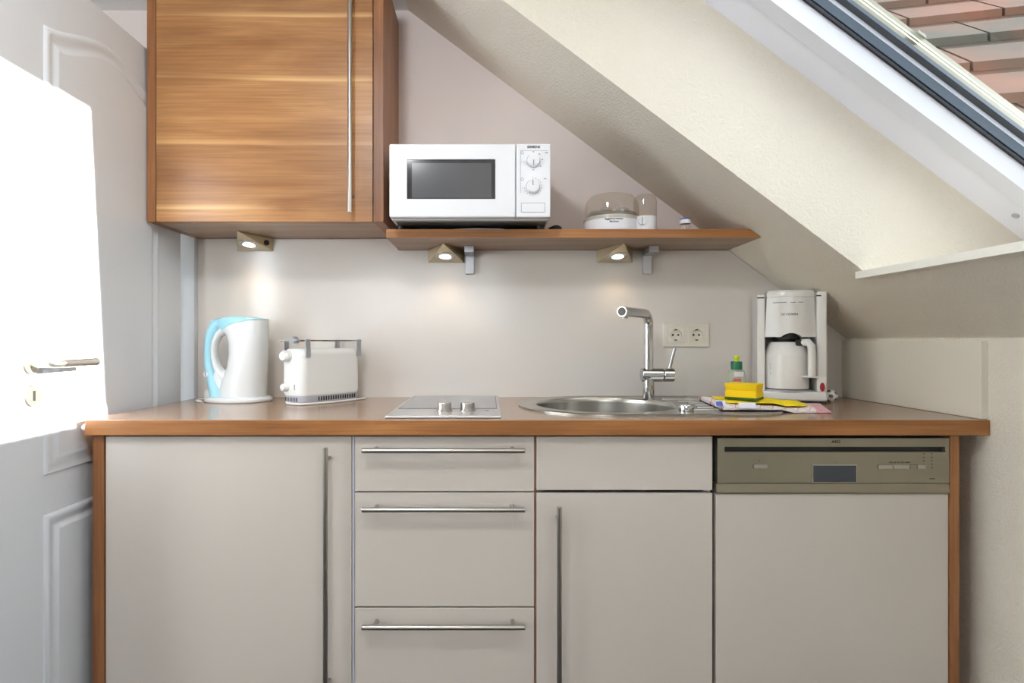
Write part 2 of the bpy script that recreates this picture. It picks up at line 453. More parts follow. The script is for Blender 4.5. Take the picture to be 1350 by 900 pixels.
# skylights
def skylight(name, Ya, Yb, label, detail):
    w = thing(name, label, 'window', (1.0, (Ya + Yb) / 2, zo(1.0)), kind='structure')
    ym = (Ya + Yb) / 2

    def bar(poly, x0, x1, mirror):
        pts = [((2 * ym - y) if mirror else y, c) for y, c in poly]
        bm = bmesh.new()
        A = [bm.verts.new((x0, y, zo(x0, c))) for y, c in pts]; B = [bm.verts.new((x1, y, zo(x1, c))) for y, c in pts]
        bm.faces.new(A); bm.faces.new(B[::-1]); n = len(pts)
        for i in range(n): bm.faces.new((A[i], B[i], B[(i + 1) % n], A[(i + 1) % n]))
        return bm

    def cross(x0, x1, c0, c1, y0, y1):
        return prism([(x0, zo(x0, c0)), (x1, zo(x1, c0)), (x1, zo(x1, c1)), (x0, zo(x0, c1))], y0, y1)
    d = Yb - 1.59
    fp = [(1.63 + d, 1.353), (1.59 + d, 1.353), (1.485 + d, 1.368), (1.485 + d, 1.47), (1.63 + d, 1.47)]
    sp = [(1.4826 + d, 1.343), (1.4336 + d, 1.343), (1.4225 + d, 1.3945), (1.4225 + d, 1.45), (1.4826 + d, 1.45)]
    y0, y1 = 2 * ym - 1.485 - d, 1.485 + d
    link('window_frame', join([bar(fp, .30, 1.62, False), bar(fp, .30, 1.62, True), cross(1.485, 1.62, 1.353, 1.47, y0, y1), cross(.30, .408, 1.353, 1.47, y0, y1)]), 'frame', w, smooth=False)
    y0, y1 = 2 * ym - 1.4225 - d, 1.4225 + d
    link('window_sash', join([bar(sp, .41, 1.483, False), bar(sp, .41, 1.483, True), cross(1.356, 1.483, 1.343, 1.40, y0, y1), cross(.41, .4865, 1.343, 1.45, y0, y1)]), 'sash', w, smooth=False)
    g0, g1 = y0 + .0005, y1 - .0005
    link('pane', cross(.4875, 1.355, 1.396, 1.403, g0, g1), 'glass', w, smooth=False)
    gk = [cross(.4875, 1.355, 1.389, 1.396, g1 - .007, g1), cross(.4875, 1.355, 1.389, 1.396, g0, g0 + .007),
          cross(.4875, .4945, 1.389, 1.396, g0, g1), cross(1.348, 1.355, 1.389, 1.396, g0, g1)]
    link('gasket', join(gk), 'gasket', w, smooth=False, label='black rubber gasket along the glass edge')
    cl = [cross(.40, 1.37, 1.451, 1.462, 1.404 + d, 1.62 + d)]
    cl += [cross(.49, 1.355, 1.404, 1.432, 1.417 + d, 1.422 + d)]
    link('cladding', join(cl), 'clad', w, smooth=False, label='blue grey metal cladding outside the sash')
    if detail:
        r = []  # pale ribs stand in for reflections of the frame in the glass
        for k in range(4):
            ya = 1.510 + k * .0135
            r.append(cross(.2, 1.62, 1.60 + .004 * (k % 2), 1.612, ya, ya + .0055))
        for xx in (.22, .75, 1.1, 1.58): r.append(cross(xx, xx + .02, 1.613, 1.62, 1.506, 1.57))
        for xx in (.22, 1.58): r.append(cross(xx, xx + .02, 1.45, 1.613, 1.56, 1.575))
        link('streak_ribs', join(r), 'streak_rib', w, smooth=False, label='pale ribs outside the glass in place of its streak reflections')
        sc = bmesh.new(); n = Vector((-.6, 0, -.8)); p = Vector((1.379, 1.54, zo(1.379, 1.360)))
        cyl(sc, p - n * .004, p + n * .0025, .0095, .0085, 20)
        link('screw_cover', sc, 'grey', w, label='small round grey screw cover')
    return w


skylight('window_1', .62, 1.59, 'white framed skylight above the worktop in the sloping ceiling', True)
skylight('added_skylight', -.62, .36, 'added second skylight in the sloping ceiling behind the viewer for fill light', False)  # unseen extra skylight, put in to brighten the room
for k, (a, b) in enumerate(SK):
    bm = bx(DX - .018, 1.55, a - .012, b + .012, DZ - .018, DZ + .001)
    struct('windowsill_%d' % (k + 1), bm, 'sill', 'white sill board under the skylight' if k == 0 else 'sill board of the added skylight behind the viewer', 'sill')
# neighbouring roof outside
nr = thing('house_roof', 'weathered red clay tiled roof outside the skylight', 'roof', (2.2, 2.8, -1))
tl = bmesh.new()
for i in range(16):
    y0, z0 = 2.62 + i * .42, 1.72 + i * .36
    for j in range(16):
        x0 = 1.25 + j * .62 + (i % 2) * .31
        vs = [(x0, y0 - .06, z0 + .03), (x0 + .6, y0 - .06, z0 + .03), (x0 + .6, y0 + .42, z0 + .37), (x0, y0 + .42, z0 + .37)]
        t = [tl.verts.new(v) for v in vs] + [tl.verts.new((a, b, c - .06)) for a, b, c in vs]
        for f in ((0, 1, 2, 3), (4, 7, 6, 5), (0, 4, 5, 1), (1, 5, 6, 2), (2, 6, 7, 3), (3, 7, 4, 0)): tl.faces.new([t[q] for q in f])
link('tile_surface', tl, 'tile', nr, smooth=False)
link('gable_wall', prism([(2.9, -1), (9.3, -1), (9.3, 7.0), (2.9, 1.60)], 1.5, 11, 'x'), 'wall', nr, smooth=False)
nr.rotation_euler = (0, 0, radians(-13))

# ================================================================ DOOR (open leaf standing beside the worktop)
DA, DTILT, DL = 1.245, .0, .738
dr = thing('door_1', 'white panelled room door standing open beside the worktop', 'door', (-1.040, DA, 0), kind='structure')
phi = math.atan(DTILT)
dr.rotation_euler = (0, 0, -phi)
MATRIX[dr.name] = Matrix.Translation((-1.040, DA, 0)) @ Matrix.Rotation(-phi, 4, 'Z')
# local frame: y runs along the leaf to the hinge, +x is the face towards the kitchen
link('door_leaf', bx(-.04, 0, 0, DL, .01, 1.985, .003), 'door', dr, local=True)


def ringpath(y0, y1, z0, z1, arch, ins, n=24):
    """outline of a moulded panel, inset by ins; arch raises the middle of the top"""
    y0, y1, z0, z1 = y0 + ins, y1 - ins, z0 + ins, z1 - ins
    p = [(y0, z0), (y1, z0)]
    for k in range(n + 1):
        t = k / n; s = (1 - cos(2 * pi * t)) / 2
        p.append((y1 + (y0 - y1) * t, z1 + arch * s ** .8))
    return p


def door_panel(y0, y1, z0, z1, arch):
    bm = bmesh.new()
    prof = [(0, 0), (.004, .0045), (.010, .006), (.018, .004), (.026, .0005), (.034, .0008), (.040, .0055), (.045, .006)]
    rings = [[(x, y, z) for y, z in ringpath(y0, y1, z0, z1, arch, i)] for i, x in prof]
    R = loft(bm, rings, False, True)
    return bm


link('panel', door_panel(.126, .600, .783, 1.836, .062), 'door', dr, local=True, ang=50)
link('panel', door_panel(.126, .600, .14, .690, 0), 'door', dr, local=True, ang=50)
# lever handle and keyhole rose
hy = .083
hd = bmesh.new()
lathe(hd, [(.026, 0), (.026, .006), (.0235, .009), (.010, .009)], (0.0, hy, 1.046), 32, 'x')
hb = link('door_handle', hd, 'rose', dr, local=True, label='satin steel lever handle')
lv = bmesh.new()
pts = [(.004, hy, 1.046), (.048, hy, 1.046)]
for k in range(1, 7):
    t = k / 6 * pi / 2
    pts.append((.048 + .012 * sin(t), hy + .012 * (1 - cos(t)), 1.046))
pts.append((.060, hy + .030, 1.046))
tube(lv, pts, .0085, 16)
link('neck', lv, 'rose', hb, local=True)
lg = bmesh.new(); cyl(lg, (.060, hy + .022, 1.046), (.060, hy + .140, 1.046), .0098, .0098, 24); bevel(lg, .0012, 2)
link('grip', lg, 'steel', hb, local=True)
kr = bmesh.new(); lathe(kr, [(.026, 0), (.026, .006), (.0235, .009), (0, .009)], (0, hy + .004, .973), 32, 'x')
kp = link('keyhole_rose', kr, 'rose', dr, local=True)
link('keyhole', bx(.0088, .0096, hy + .0005, hy + .0075, .962, .985, .0), 'black', kp, local=True, label='dark slot of the keyhole')
# casing of the doorway beside the backsplash
cs = join([bx(-1.075, -1.023, WB - .03, WB + .0, 0, 2.06, .004), bx(-1.862, -1.80, WB - .03, WB, 0, 2.06, .004), bx(-1.80, -1.075, WB - .03, WB, 2.0, 2.06, .004),
           bx(-1.09, -1.075, WB - .012, WB + .2, 0, 2.0), bx(-1.80, -1.785, WB - .012, WB + .2, 0, 2.0), bx(-1.80, -1.075, WB - .012, WB + .2, 1.988, 2.003)])
struct('trim_1', cs, 'door', 'white door casing left of the backsplash', 'door frame', smooth=True)

# ================================================================ WORKTOP
YC0, YD = 1.47, 1.49
ZT, ZB = .90, .861
wt = thing('worktop', 'long walnut laminate worktop over the base units', 'worktop', (0, 1.77, ZB))
top = link('slab', bx(-1.012, 1.2535, YC0, WB - .0085, ZB, ZT, .0022), ['wood_top', 'wood_edge_x'], wt)
SKC = (.352, 1.79)
cb = bmesh.new(); lathe(cb, [(.232, -.1), (.232, .2)], (SKC[0], SKC[1], ZB - .0), 48)
cb.transform(wm(wt).inverted()); cut(top, cb)
for p in top.data.polygons:
    if abs(p.normal.y) > .6 or abs(p.normal.x) > .6 or p.normal.z < -.5: p.material_index = 1
    p.use_smooth = False
bp = bmesh.new(); lathe(bp, [(.009, 0), (.0085, .006), (.006, .010), (0, .0115)], (0, 0, 0), 20, 'x')
bp.transform(Matrix.Translation((-1.0115, 1.478, .880)) @ Matrix.Rotation(pi, 4, 'Z'))
tag(link('door_bumper', bp, 'bumper'), 'small round white rubber bumper on the left end of the worktop', 'bumper')

# backsplash and side panel
spl = [(-1.022, ZT - .03), (1.252, ZT - .03), (1.252, zs(1.252) - .002), (.838, zs(.838) - .002), (.838, 1.414), (-.322, 1.414), (-.322, 1.4535), (-1.022, 1.4535)]
tag(link('backsplash', prism(spl, WB - .0085, WB - .0005), 'splash', smooth=False), 'glossy cream backsplash panel on the wall behind the worktop', 'backsplash')
tag(link('upstand', bx(1.2365, 1.2535, 1.477, WB - .0085, ZT + .0005, 1.098, .0015), 'panel'), 'low cream upstand panel against the knee wall at the worktop end', 'upstand')

# ================================================================ BASE UNITS
def fx(px): return wx(px, YD)
def fz(py): return wz(py, YD)


def front(name, px0, px1, z0, z1, parent, mat='front'):
    return link(name, bx(fx(px0), fx(px1), YD, YD + .019, z0, z1, .0016), mat, parent)


YBAR = 1.455
def bar_h(x0, x1, z, posts, parent, ypost=YD):
    bm = bmesh.new(); cyl(bm, (x0, YBAR, z), (x1, YBAR, z), .0063, .0063, 20); bevel(bm, .0008, 1, 60)
    h = link('handle', bm, 'steel', parent, label='slim brushed steel bar handle')
    for p in posts:
        b = bmesh.new(); cyl(b, (p, YBAR, z), (p, ypost, z), .005, .005, 16); link('handle_post', b, 'steel', h)


def bar_v(x, z0, z1, posts, parent, ybar=YBAR, ypost=YD):
    bm = bmesh.new(); cyl(bm, (x, ybar, z0), (x, ybar, z1), .0063, .0063, 20); bevel(bm, .0008, 1, 60)
    h = link('handle', bm, 'steel', parent, label='slim brushed steel bar handle')
    for p in posts:
        b = bmesh.new(); cyl(b, (x, ybar, p), (x, ypost, p), .005, .005, 16); link('handle_post', b, 'steel', h)


def carcass(x0, x1, parent, mat='carcass'):
    y0 = YD + .021
    link('carcass', join([bx(x0, x0 + .016, y0, 2.05, .12, ZB - .001), bx(x1 - .016, x1, y0, 2.05, .12, ZB - .001), bx(x0 + .016, x1 - .016, y0, 2.05, .12, .136),
                          bx(x0 + .016, x1 - .016, 2.04, 2.05, .136, ZB - .001), bx(x0 + .016, x1 - .016, y0, y0 + .09, ZB - .015, ZB - .001)]), mat, parent, smooth=False)
    link('plinth', bx(x0, x1, 1.54, 1.556, 0, .119), 'front', parent, smooth=False)
    for xx in (x0 + .06, x1 - .06):
        b = bmesh.new(); cyl(b, (xx, 1.95, 0), (xx, 1.95, .12), .016, .02, 12); link('foot', b, 'black', parent)


ZD1, ZD0 = .8555, .135
c1 = thing('base_cabinet', 'wide cream base cabinet at the left end below kettle and toaster', 'cabinet', (-.67, 1.78, 0))
link('end_panel', bx(fx(123.5), fx(138), YD - .004, 2.055, 0, ZB - .0005, .001), 'wood_edge_z', c1, label='walnut end panel')
carcass(fx(138.3), fx(463.9), c1)
d = front('door', 139.3, 463.5, ZD0, ZD1, c1)
bar_v(wx(429, YBAR), .20, wz(590, YBAR), (.24, fz(603)), d)

c2 = thing('drawer_cabinet', 'cream drawer unit with three drawers below the hob', 'cabinet', (-.11, 1.78, 0))
carcass(fx(464.2), fx(706.4), c2)
link('edge_strip', bx(fx(464.2), fx(467.2), YD + .002, YD + .022, ZD0, ZB - .006), 'carcass', c2, smooth=False, label='pale upright edge strip')
link('edge_strip', bx(fx(704.9), fx(706.4), YD + .004, YD + .022, ZD0, ZB - .006), 'wood_edge_z', c2, smooth=False, label='brown upright edge strip')
for z0, z1, zb in ((fz(647.5), ZD1, 594), (fz(799.3), fz(649.3), 672), (ZD0, fz(801.5), 827)):
    d = front('drawer', 467.8, 704.3, z0, z1, c2)
    bar_h(wx(477, YBAR), wx(692, YBAR), wz(zb, YBAR), (fx(497), fx(675.5)), d)

c3 = thing('sink_cabinet', 'cream sink cabinet with false drawer front below the sink', 'cabinet', (.34, 1.78, 0))
x0, x1 = fx(706.7), fx(940.2); y0 = YD + .021
link('carcass', join([bx(x0, x0 + .016, y0, 2.05, .12, ZB - .001), bx(x1 - .016, x1, y0, 2.05, .12, ZB - .001), bx(x0 + .016, x1 - .016, y0, 2.05, .12, .136)]), 'carcass', c3, smooth=False)
link('plinth', bx(x0, x1, 1.54, 1.556, 0, .119), 'front', c3, smooth=False)
front('false_front', 707, 939.3, fz(646), ZD1, c3)
d = front('door', 707, 939.3, ZD0, fz(650), c3)
bar_v(wx(737.5, YBAR), .18, wz(668, YBAR), (.22, fz(681)), d)

# dishwasher
dw = thing('dishwasher', 'built-in dishwasher with steel control panel and cream door', 'dishwasher', (.87, 1.78, 0))
xa, xb = fx(943.6), fx(1250.3)
link('body', bx(xa + .002, xb - .002, YD + .03, 2.05, .06, ZB - .006), 'black', dw, smooth=False)
link('plinth', bx(xa, xb, 1.54, 1.556, 0, .059), 'front', dw, smooth=False)
link('door', bx(xa + .0005, xb, YD, YD + .028, ZD0, fz(651), .0016), 'front', dw)
Yp = YD - .004
cp = link('control_panel', bx(fx(945), xb, Yp, YD + .028, fz(636.3), fz(577), .0015), 'dw', dw, label='brushed steel control panel')
lipbm = prism([(Yp + .002, fz(637)), (YD + .028, fz(637)), (YD + .028, fz(650.6)), (Yp + .001, fz(650.6)), (Yp - .001, fz(648))], fx(944), xb, 'x')
link('lip', lipbm, 'dwlip', dw, smooth=False)
def pz(py): return wz(py, Yp)
def pxx(px): return wx(px, Yp)
cut(cp, (lambda b: (b.transform(wm(dw).inverted()), b)[1])(bx(pxx(955.2), pxx(1246), Yp - .01, Yp + .018, pz(595.7), pz(588.8))))
link('grip_recess', bx(pxx(955.4), pxx(1245.8), Yp + .012, Yp + .016, pz(595.6), pz(588.9)), 'black', cp, smooth=False, label='black handle recess slot')
link('button', bx(pxx(992.5), pxx(1011), Yp - .004, Yp + .003, pz(617), pz(611.8), .0012), 'steel', cp, label='bright on off button')
link('display_frame', bx(pxx(1070.4), pxx(1129.8), Yp - .0015, Yp + .003, pz(636.2), pz(611.8), .0006), 'steel', cp)
link('display', bx(pxx(1072), pxx(1128.3), Yp - .0022, Yp + .003, pz(635), pz(613.4), .0004), 'blackgloss', cp, label='dark glossy display')
for a, b in ((1157, 1176.5), (1177.3, 1198), (1198.8, 1208), (1208.8, 1219.5)):
    link('button', bx(pxx(a), pxx(b), Yp - .003, Yp + .003, pz(617.6), pz(612.2), .0008), 'dw' if a == 1198.8 else 'steel', cp)
lettering('lettering', 'AEG', .0088, (pxx(1102), Yp - .0003, pz(582.2)), 'textd', cp, width=.0225, bold=.0002)
lettering('small_lettering', 'AUTO  50\u00b0  65\u00b0  ECO  QUICK', .0042, (pxx(1186), Yp - .0003, pz(609.3)), 'textd', cp)
lettering('small_lettering', 'FAVORIT', .0034, (pxx(1229), Yp - .0003, pz(631)), 'textd', cp)
lettering('small_lettering', '- - - - -', .0038, (pxx(1101), Yp - .0003, pz(609)), 'textd', cp)
lettering('small_lettering', 'O', .0042, (pxx(1001), Yp - .0003, pz(607.2)), 'textd', cp)
dots = bmesh.new()
for i, px in enumerate((1218, 1228.5)):
    for j in range(3 + 2 * i): box(dots, pxx(px) - .0018, pxx(px) + .0018, Yp - .0005, Yp + .001, pz(598 + 4.6 * j) - .0011, pz(598 + 4.6 * j) + .0011)
link('indicator_marks', dots, 'textd', cp, smooth=False)
ep = bx(fx(1250.9), fx(1263.2), YD - .004, 2.055, 0, ZB - .0005, .001)
tag(link('walnut_board', ep, 'wood_edge_z'), 'narrow walnut end panel right of the dishwasher', 'board')

# ================================================================ WALL CABINET, SHELF
YW = 1.77
wc = thing('wall_cabinet', 'walnut wall cabinet with long bar handle above the kettle', 'cabinet', (-.67, 1.92, 1.455))
X0, X1, ZW0, ZW1 = wx(193.5, YW), wx(505.5, YW), 1.4555, 2.215
link('side_panel', bx(X0, X0 + .026, YW, WB - .001, ZW0, ZW1, .001), 'wood_edge_z', wc)
link('side_panel', bx(X1 - .030, X1, YW, WB - .001, ZW0, ZW1, .001), 'wood_edge_z', wc)
link('bottom_panel', bx(X0 + .0262, X1 - .0302, YW + .024, WB - .001, ZW0 + .0005, ZW0 + .019), 'wood_under', wc, smooth=False)
link('top_panel', bx(X0 + .0262, X1 - .0302, YW + .024, WB - .001, ZW1 - .02, ZW1), 'wood_under', wc, smooth=False)
link('back_panel', bx(X0 + .0262, X1 - .0302, WB - .01, WB - .002, ZW0 + .02, ZW1 - .021), 'carcass', wc, smooth=False)
d = link('door', bx(X0 + .0278, X1 - .0325, YW + .001, YW + .021, ZW0 + .001, ZW1 - .002, .001), 'wood_x', wc)
bar_v(wx(461, YW - .035), wz(280, YW - .035), 2.16, (1.53, 2.12), d, YW - .035, YW + .001)

YS = 1.81
ZS0, ZS1 = 1.4152, 1.441
sh = thing('wall_shelf', 'walnut wall shelf under microwave and egg cooker', 'shelf', (.25, 1.94, ZS0))
link('board', prism([(X1 + .001, ZS0), ((2.046 - ZS0) / .75 - .004, ZS0), ((2.046 - ZS1) / .75 - .004, ZS1), (X1 + .001, ZS1)], YS, WB - .0005), ['wood_edge_x', 'wood_under'], sh, smooth=False)
b = bpy.data.objects['board']
for p in b.data.polygons:
    if p.normal.z < -.8: p.material_index = 1
for xx in (wx(619.5, 2.05), wx(853.5, 2.05)):
    bb = join([bx(xx - .0145, xx + .0145, 2.046, 2.0615, wz(361, 2.05), ZS0 - .004, .001), bx(xx - .016, xx + .016, 1.965, 2.0615, ZS0 - .022, ZS0 - .0003, .0012)])
    link('bracket', bb, 'alu', sh, label='silver aluminium shelf bracket')
ed = bmesh.new()

# ================================================================ TRIANGULAR LAMPS
def lamp(xc, ztop, label, switch=False):
    L = thing('triangular_lamp', label, 'lamp', (xc, 2.0, ztop), group=None)
    hw, zb, ya, yb = .0635, ztop - .045, 1.912, 2.0605
    A = Vector((xc, ya, ztop - .0005)); B1 = Vector((xc - hw * .80, yb, zb)); B2 = Vector((xc + hw * .80, yb, zb))
    T1 = Vector((xc - hw, yb, ztop - .0005)); T2 = Vector((xc + hw, yb, ztop - .0005)); C1 = Vector((xc - hw, yb, zb)); C2 = Vector((xc + hw, yb, zb))
    bm = bmesh.new(); V = {k: bm.verts.new(v) for k, v in dict(A=A, B1=B1, B2=B2, T1=T1, T2=T2, C1=C1, C2=C2).items()}
    for f in (('A', 'B1', 'B2'), ('A', 'T1', 'C1'), ('A', 'C1', 'B1'), ('A', 'C2', 'T2'), ('A', 'B2', 'C2'), ('A', 'T2', 'T1'), ('T1', 'T2', 'C2', 'B2', 'B1', 'C1')):
        bm.faces.new([V[q] for q in f])
    bmesh.ops.recalc_face_normals(bm, faces=bm.faces[:]); bevel(bm, .0012, 2, 15)
    link('housing', bm, 'lampmetal', L, label='brushed nickel wedge housing')
    n = (B2 - A).cross(B1 - A).normalized()
    if n.z > 0: n = -n
    p = A * .36 + (B1 + B2) * .5 * .64
    e1 = Vector((1, 0, 0)); e2 = n.cross(e1).normalized()

    def ring(r0, h): return [p + n * h + e1 * r0 * cos(2 * pi * k / 32) + e2 * r0 * sin(2 * pi * k / 32) for k in range(32)]
    bm = bmesh.new(); loft(bm, [ring(.0335, -.001), ring(.0335, .002), ring(.031, .0032), ring(.0235, .0040), ring(.0205, .0034), ring(.0197, .001), ring(.0197, -.001)], False, False, True)
    link('bezel', bm, 'chrome', L)
    bm = bmesh.new(); loft(bm, [ring(.0195, -.001), ring(.0195, .0014), ring(.014, .002)], True, True)
    link('lens', bm, 'led', L, label='glowing warm white lens')
    if switch:
        q = (A * .22 + C2 * .45 + T2 * .33); m = (C2 - A).cross(T2 - A).normalized()
        if m.x < 0: m = -m
        bm = bmesh.new(); cyl(bm, q - m * .001, q + m * .007, .0098, .0088, 20); link('switch', bm, 'black', L, label='round black switch')
    ld = bpy.data.lights.new('lamp_light', 'SPOT'); ld.energy = LAMP_W; ld.color = (1, .72, .42); ld.spot_size = radians(125); ld.spot_blend = .7; ld.shadow_soft_size = .02
    lo = bpy.data.objects.new('lamp_light', ld); COL.objects.link(lo); lo.parent = L
    lo.location = wm(L).inverted() @ (p + n * .006); lo.rotation_euler = n.to_track_quat('-Z', 'Y').to_euler()
    return L


LAMP_W = .9
lamp(wx(336.5, 2.06), ZW0, 'triangular lamp with black switch under the wall cabinet', True)
lamp(wx(588.5, 2.06), ZS0, 'triangular lamp under the shelf, beside its left bracket below the microwave')
lamp(wx(810, 2.06), ZS0, 'triangular lamp under the shelf, beside its right bracket below the egg cooker')

# ================================================================ MICROWAVE
YM = 1.72
mw = thing('microwave', 'white compact microwave oven on the shelf', 'microwave', (-.05, 1.88, ZS1))
mx = lambda p: wx(p, YM)
mz = lambda p: wz(p, YM)
MZ0, MZ1 = mz(287.2), mz(189.3)
link('body', bx(mx(513.5), mx(725.3), YM + .03, 2.045, MZ0, MZ1 - .001, .004), 'white', mw)
md = link('door', bx(mx(513), mx(679.6), YM, YM + .029, MZ0 + .002, MZ1, .005, 3), 'white', mw)
cut(md, (lambda b: (b.transform(wm(mw).inverted()), b)[1])(bx(mx(536.3), mx(653.2), YM - .01, YM + .006, mz(262.2), mz(209.7))))
md.data.materials.clear(); md.data.materials.append(MT['white'])
link('window', bx(mx(536.6), mx(652.9), YM + .003, YM + .0055, mz(262), mz(210)), 'mwglass', md, smooth=False, label='dark grey glass window')
link('window_mesh', bx(mx(543), mx(648), YM + .0022, YM + .0032, mz(260.5), mz(214.5)), 'mwglass2', md, smooth=False)
cp = link('control_panel', bx(mx(680.6), mx(725.8), YM, YM + .029, MZ0 + .002, MZ1, .004, 3), 'white', mw)
for kx, kz, r, ang in ((703.2, 211.8, .0190, -90), (702.6, 246, .0200, 95)):
    bm = bmesh.new(); lathe(bm, [(r, -.002), (r, .003), (r - .002, .012), (r - .004, .0135), (0, .0135)], (mx(kx), YM, mz(kz)), 40, 'y')
    k = link('knob', bm, 'white', cp)
    bm = bmesh.new(); a = radians(ang)
    box(bm, .001, r - .003, -.0008, .0004, -.0009, .0009); bm.transform(Matrix.Translation((mx(kx), YM - .0136, mz(kz))) @ Matrix.Rotation(-a, 4, 'Y'))
    link('pointer', bm, 'text', k, smooth=False, label='dark pointer line')
    bm = bmesh.new(); tube(bm, [(mx(kx) + (r + .0005) * cos(t * pi / 24), YM - .0004, mz(kz) + (r + .0005) * sin(t * pi / 24)) for t in range(48)], .0005, 6, closed=True)
    link('dial_outline', bm, 'textl', k)
tk = bmesh.new()
for k in range(14):
    a = radians(-50 - k * 20 + 140); box(tk, mx(702.6) + .0255 * cos(a) - .0011, mx(702.6) + .0255 * cos(a) + .0011, YM - .0005, YM + .001, mz(246) + .0255 * sin(a) - .0011, mz(246) + .0255 * sin(a) + .0011)
link('dial_marks', tk, 'textl', cp, smooth=False); tk = bmesh.new()
for a in (90, 48, 8, -38, -90):
    a = radians(a); box(tk, mx(703.2) + .0262 * cos(a) - .0024, mx(703.2) + .0262 * cos(a) + .0024, YM - .0005, YM + .001, mz(211.8) + .0262 * sin(a) - .0012, mz(211.8) + .0262 * sin(a) + .0012)
for px, py, w in ((720.5, 201.2, .0045), (718.8, 235.5, .003)): link('printed_mark', bx(mx(px) - w, mx(px) + w, YM - .0005, YM + .001, mz(py) - .0012, mz(py) + .0012), 'textl', cp, smooth=False)
link('dial_marks', tk, 'textl', cp, smooth=False)
ln = bmesh.new()
def rect(bm, ax, az, bx_, bz, t=.0005):
    for q in ((ax, bx_, az - t, az + t), (ax, bx_, bz - t, bz + t)): box(bm, q[0], q[1], YM - .0005, YM + .001, q[2], q[3])
    for q in ((ax - t, ax + t), (bx_ - t, bx_ + t)): box(bm, q[0], q[1], YM - .0005, YM + .001, bz, az)
rect(ln, mx(687), mz(200), mx(690), mz(203)); rect(ln, mx(687), mz(234.5), mx(690), mz(237.5))
box(ln, mx(686), mx(686.4), YM - .0005, YM + .001, mz(254), mz(198.3)); box(ln, mx(686), mx(722), YM - .0005, YM + .001, mz(198.6), mz(198.3))
link('printed_lines', ln, 'textl', cp, smooth=False)
btn = link('open_button', bx(mx(687.6), mx(717.8), YM - .0016, YM + .002, mz(279.5), mz(267.9), .0006), 'white', cp)
ob = bmesh.new(); rect(ob, mx(687.2), mz(267.5), mx(718.2), mz(279.9)); link('button_outline', ob, 'textl', btn, smooth=False)
lettering('lettering', 'SIEMENS', .0098, (mx(703.6), YM - .0003, mz(193.9)), 'text', cp, width=.0375, bold=.00025)
for px, py in ((528, 1.80), (712, 1.80), (528, 2.02), (712, 2.02)):
    bm = bmesh.new(); yy = py + .03; cyl(bm, (wx(px, 1.82), yy, ZS1 + .0005), (wx(px, 1.82), yy, MZ0 + .002), .009, .011, 16); link('foot', bm, 'black', mw)
bm = bmesh.new(); box(bm, mx(519), mx(722), YM + .05, 2.03, MZ0 - .003, MZ0 + .001); link('underside', bm, 'outlet', mw, smooth=False)
# flat things lying in the gap beneath
def blob_cloth(name, mat, x0, x1, y0, y1, z, h, label, cat, ph):
    bm = bmesh.new(); nx, ny = 16, 6; g = []
    for i in range(nx + 1):
        row = []
        for j in range(ny + 1):
            u, v = i / nx, j / ny
            e = min(1, 6 * min(u, 1 - u)) ** .5 * min(1, 5 * min(v, 1 - v) + .3) ** .5
            row.append((x0 + (x1 - x0) * u, y0 + (y1 - y0) * v + .006 * sin(5 * u + ph), z + h * e * (.55 + .45 * sin(3.1 * u + ph) ** 2)))
        g.append(row)
    T = [[bm.verts.new(p) for p in r] for r in g]; B = [[bm.verts.new((p[0], p[1], z)) for p in r] for r in g]
    for i in range(nx):
        for j in range(ny):
            bm.faces.new((T[i][j], T[i + 1][j], T[i + 1][j + 1], T[i][j + 1])); bm.faces.new((B[i][j], B[i][j + 1], B[i + 1][j + 1], B[i + 1][j]))
    for i in range(nx):
        bm.faces.new((B[i][0], B[i + 1][0], T[i + 1][0], T[i][0])); bm.faces.new((T[i][ny], T[i + 1][ny], B[i + 1][ny], B[i][ny]))
    for j in range(ny):
        bm.faces.new((T[0][j], T[0][j + 1], B[0][j + 1], B[0][j])); bm.faces.new((B[nx][j], B[nx][j + 1], T[nx][j + 1], T[nx][j]))
    return tag(link(name, bm, mat, ang=60), label, cat)


gz = MZ0 - .004 - ZS1
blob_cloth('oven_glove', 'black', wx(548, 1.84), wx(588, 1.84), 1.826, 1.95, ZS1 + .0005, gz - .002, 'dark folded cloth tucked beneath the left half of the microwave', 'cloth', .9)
blob_cloth('folded_bag', 'label_white', wx(589.5, 1.84), wx(668, 1.84), 1.822, 1.96, ZS1 + .0005, gz - .003, 'flat white folded bag tucked beneath the middle of the microwave', 'bag', .4)
for px, m in ((684, 'grey'), (716, 'grey')):
    pass
ck = bmesh.new(); pts = []
for k in range(64):
    t = k / 63 * 2 * pi * 3.2
    pts.append((wx(733, 1.86) + (.017 + .002 * sin(t * 1.7)) * cos(t), 1.88 + .03 * sin(t), ZS1 + .004 + .0028 * (k / 12) + .001 * sin(3 * t)))
tube(ck, pts, .003, 8); tag(link('power_cord', ck, 'black'), 'coiled black power cord on the shelf right of the microwave', 'cord')

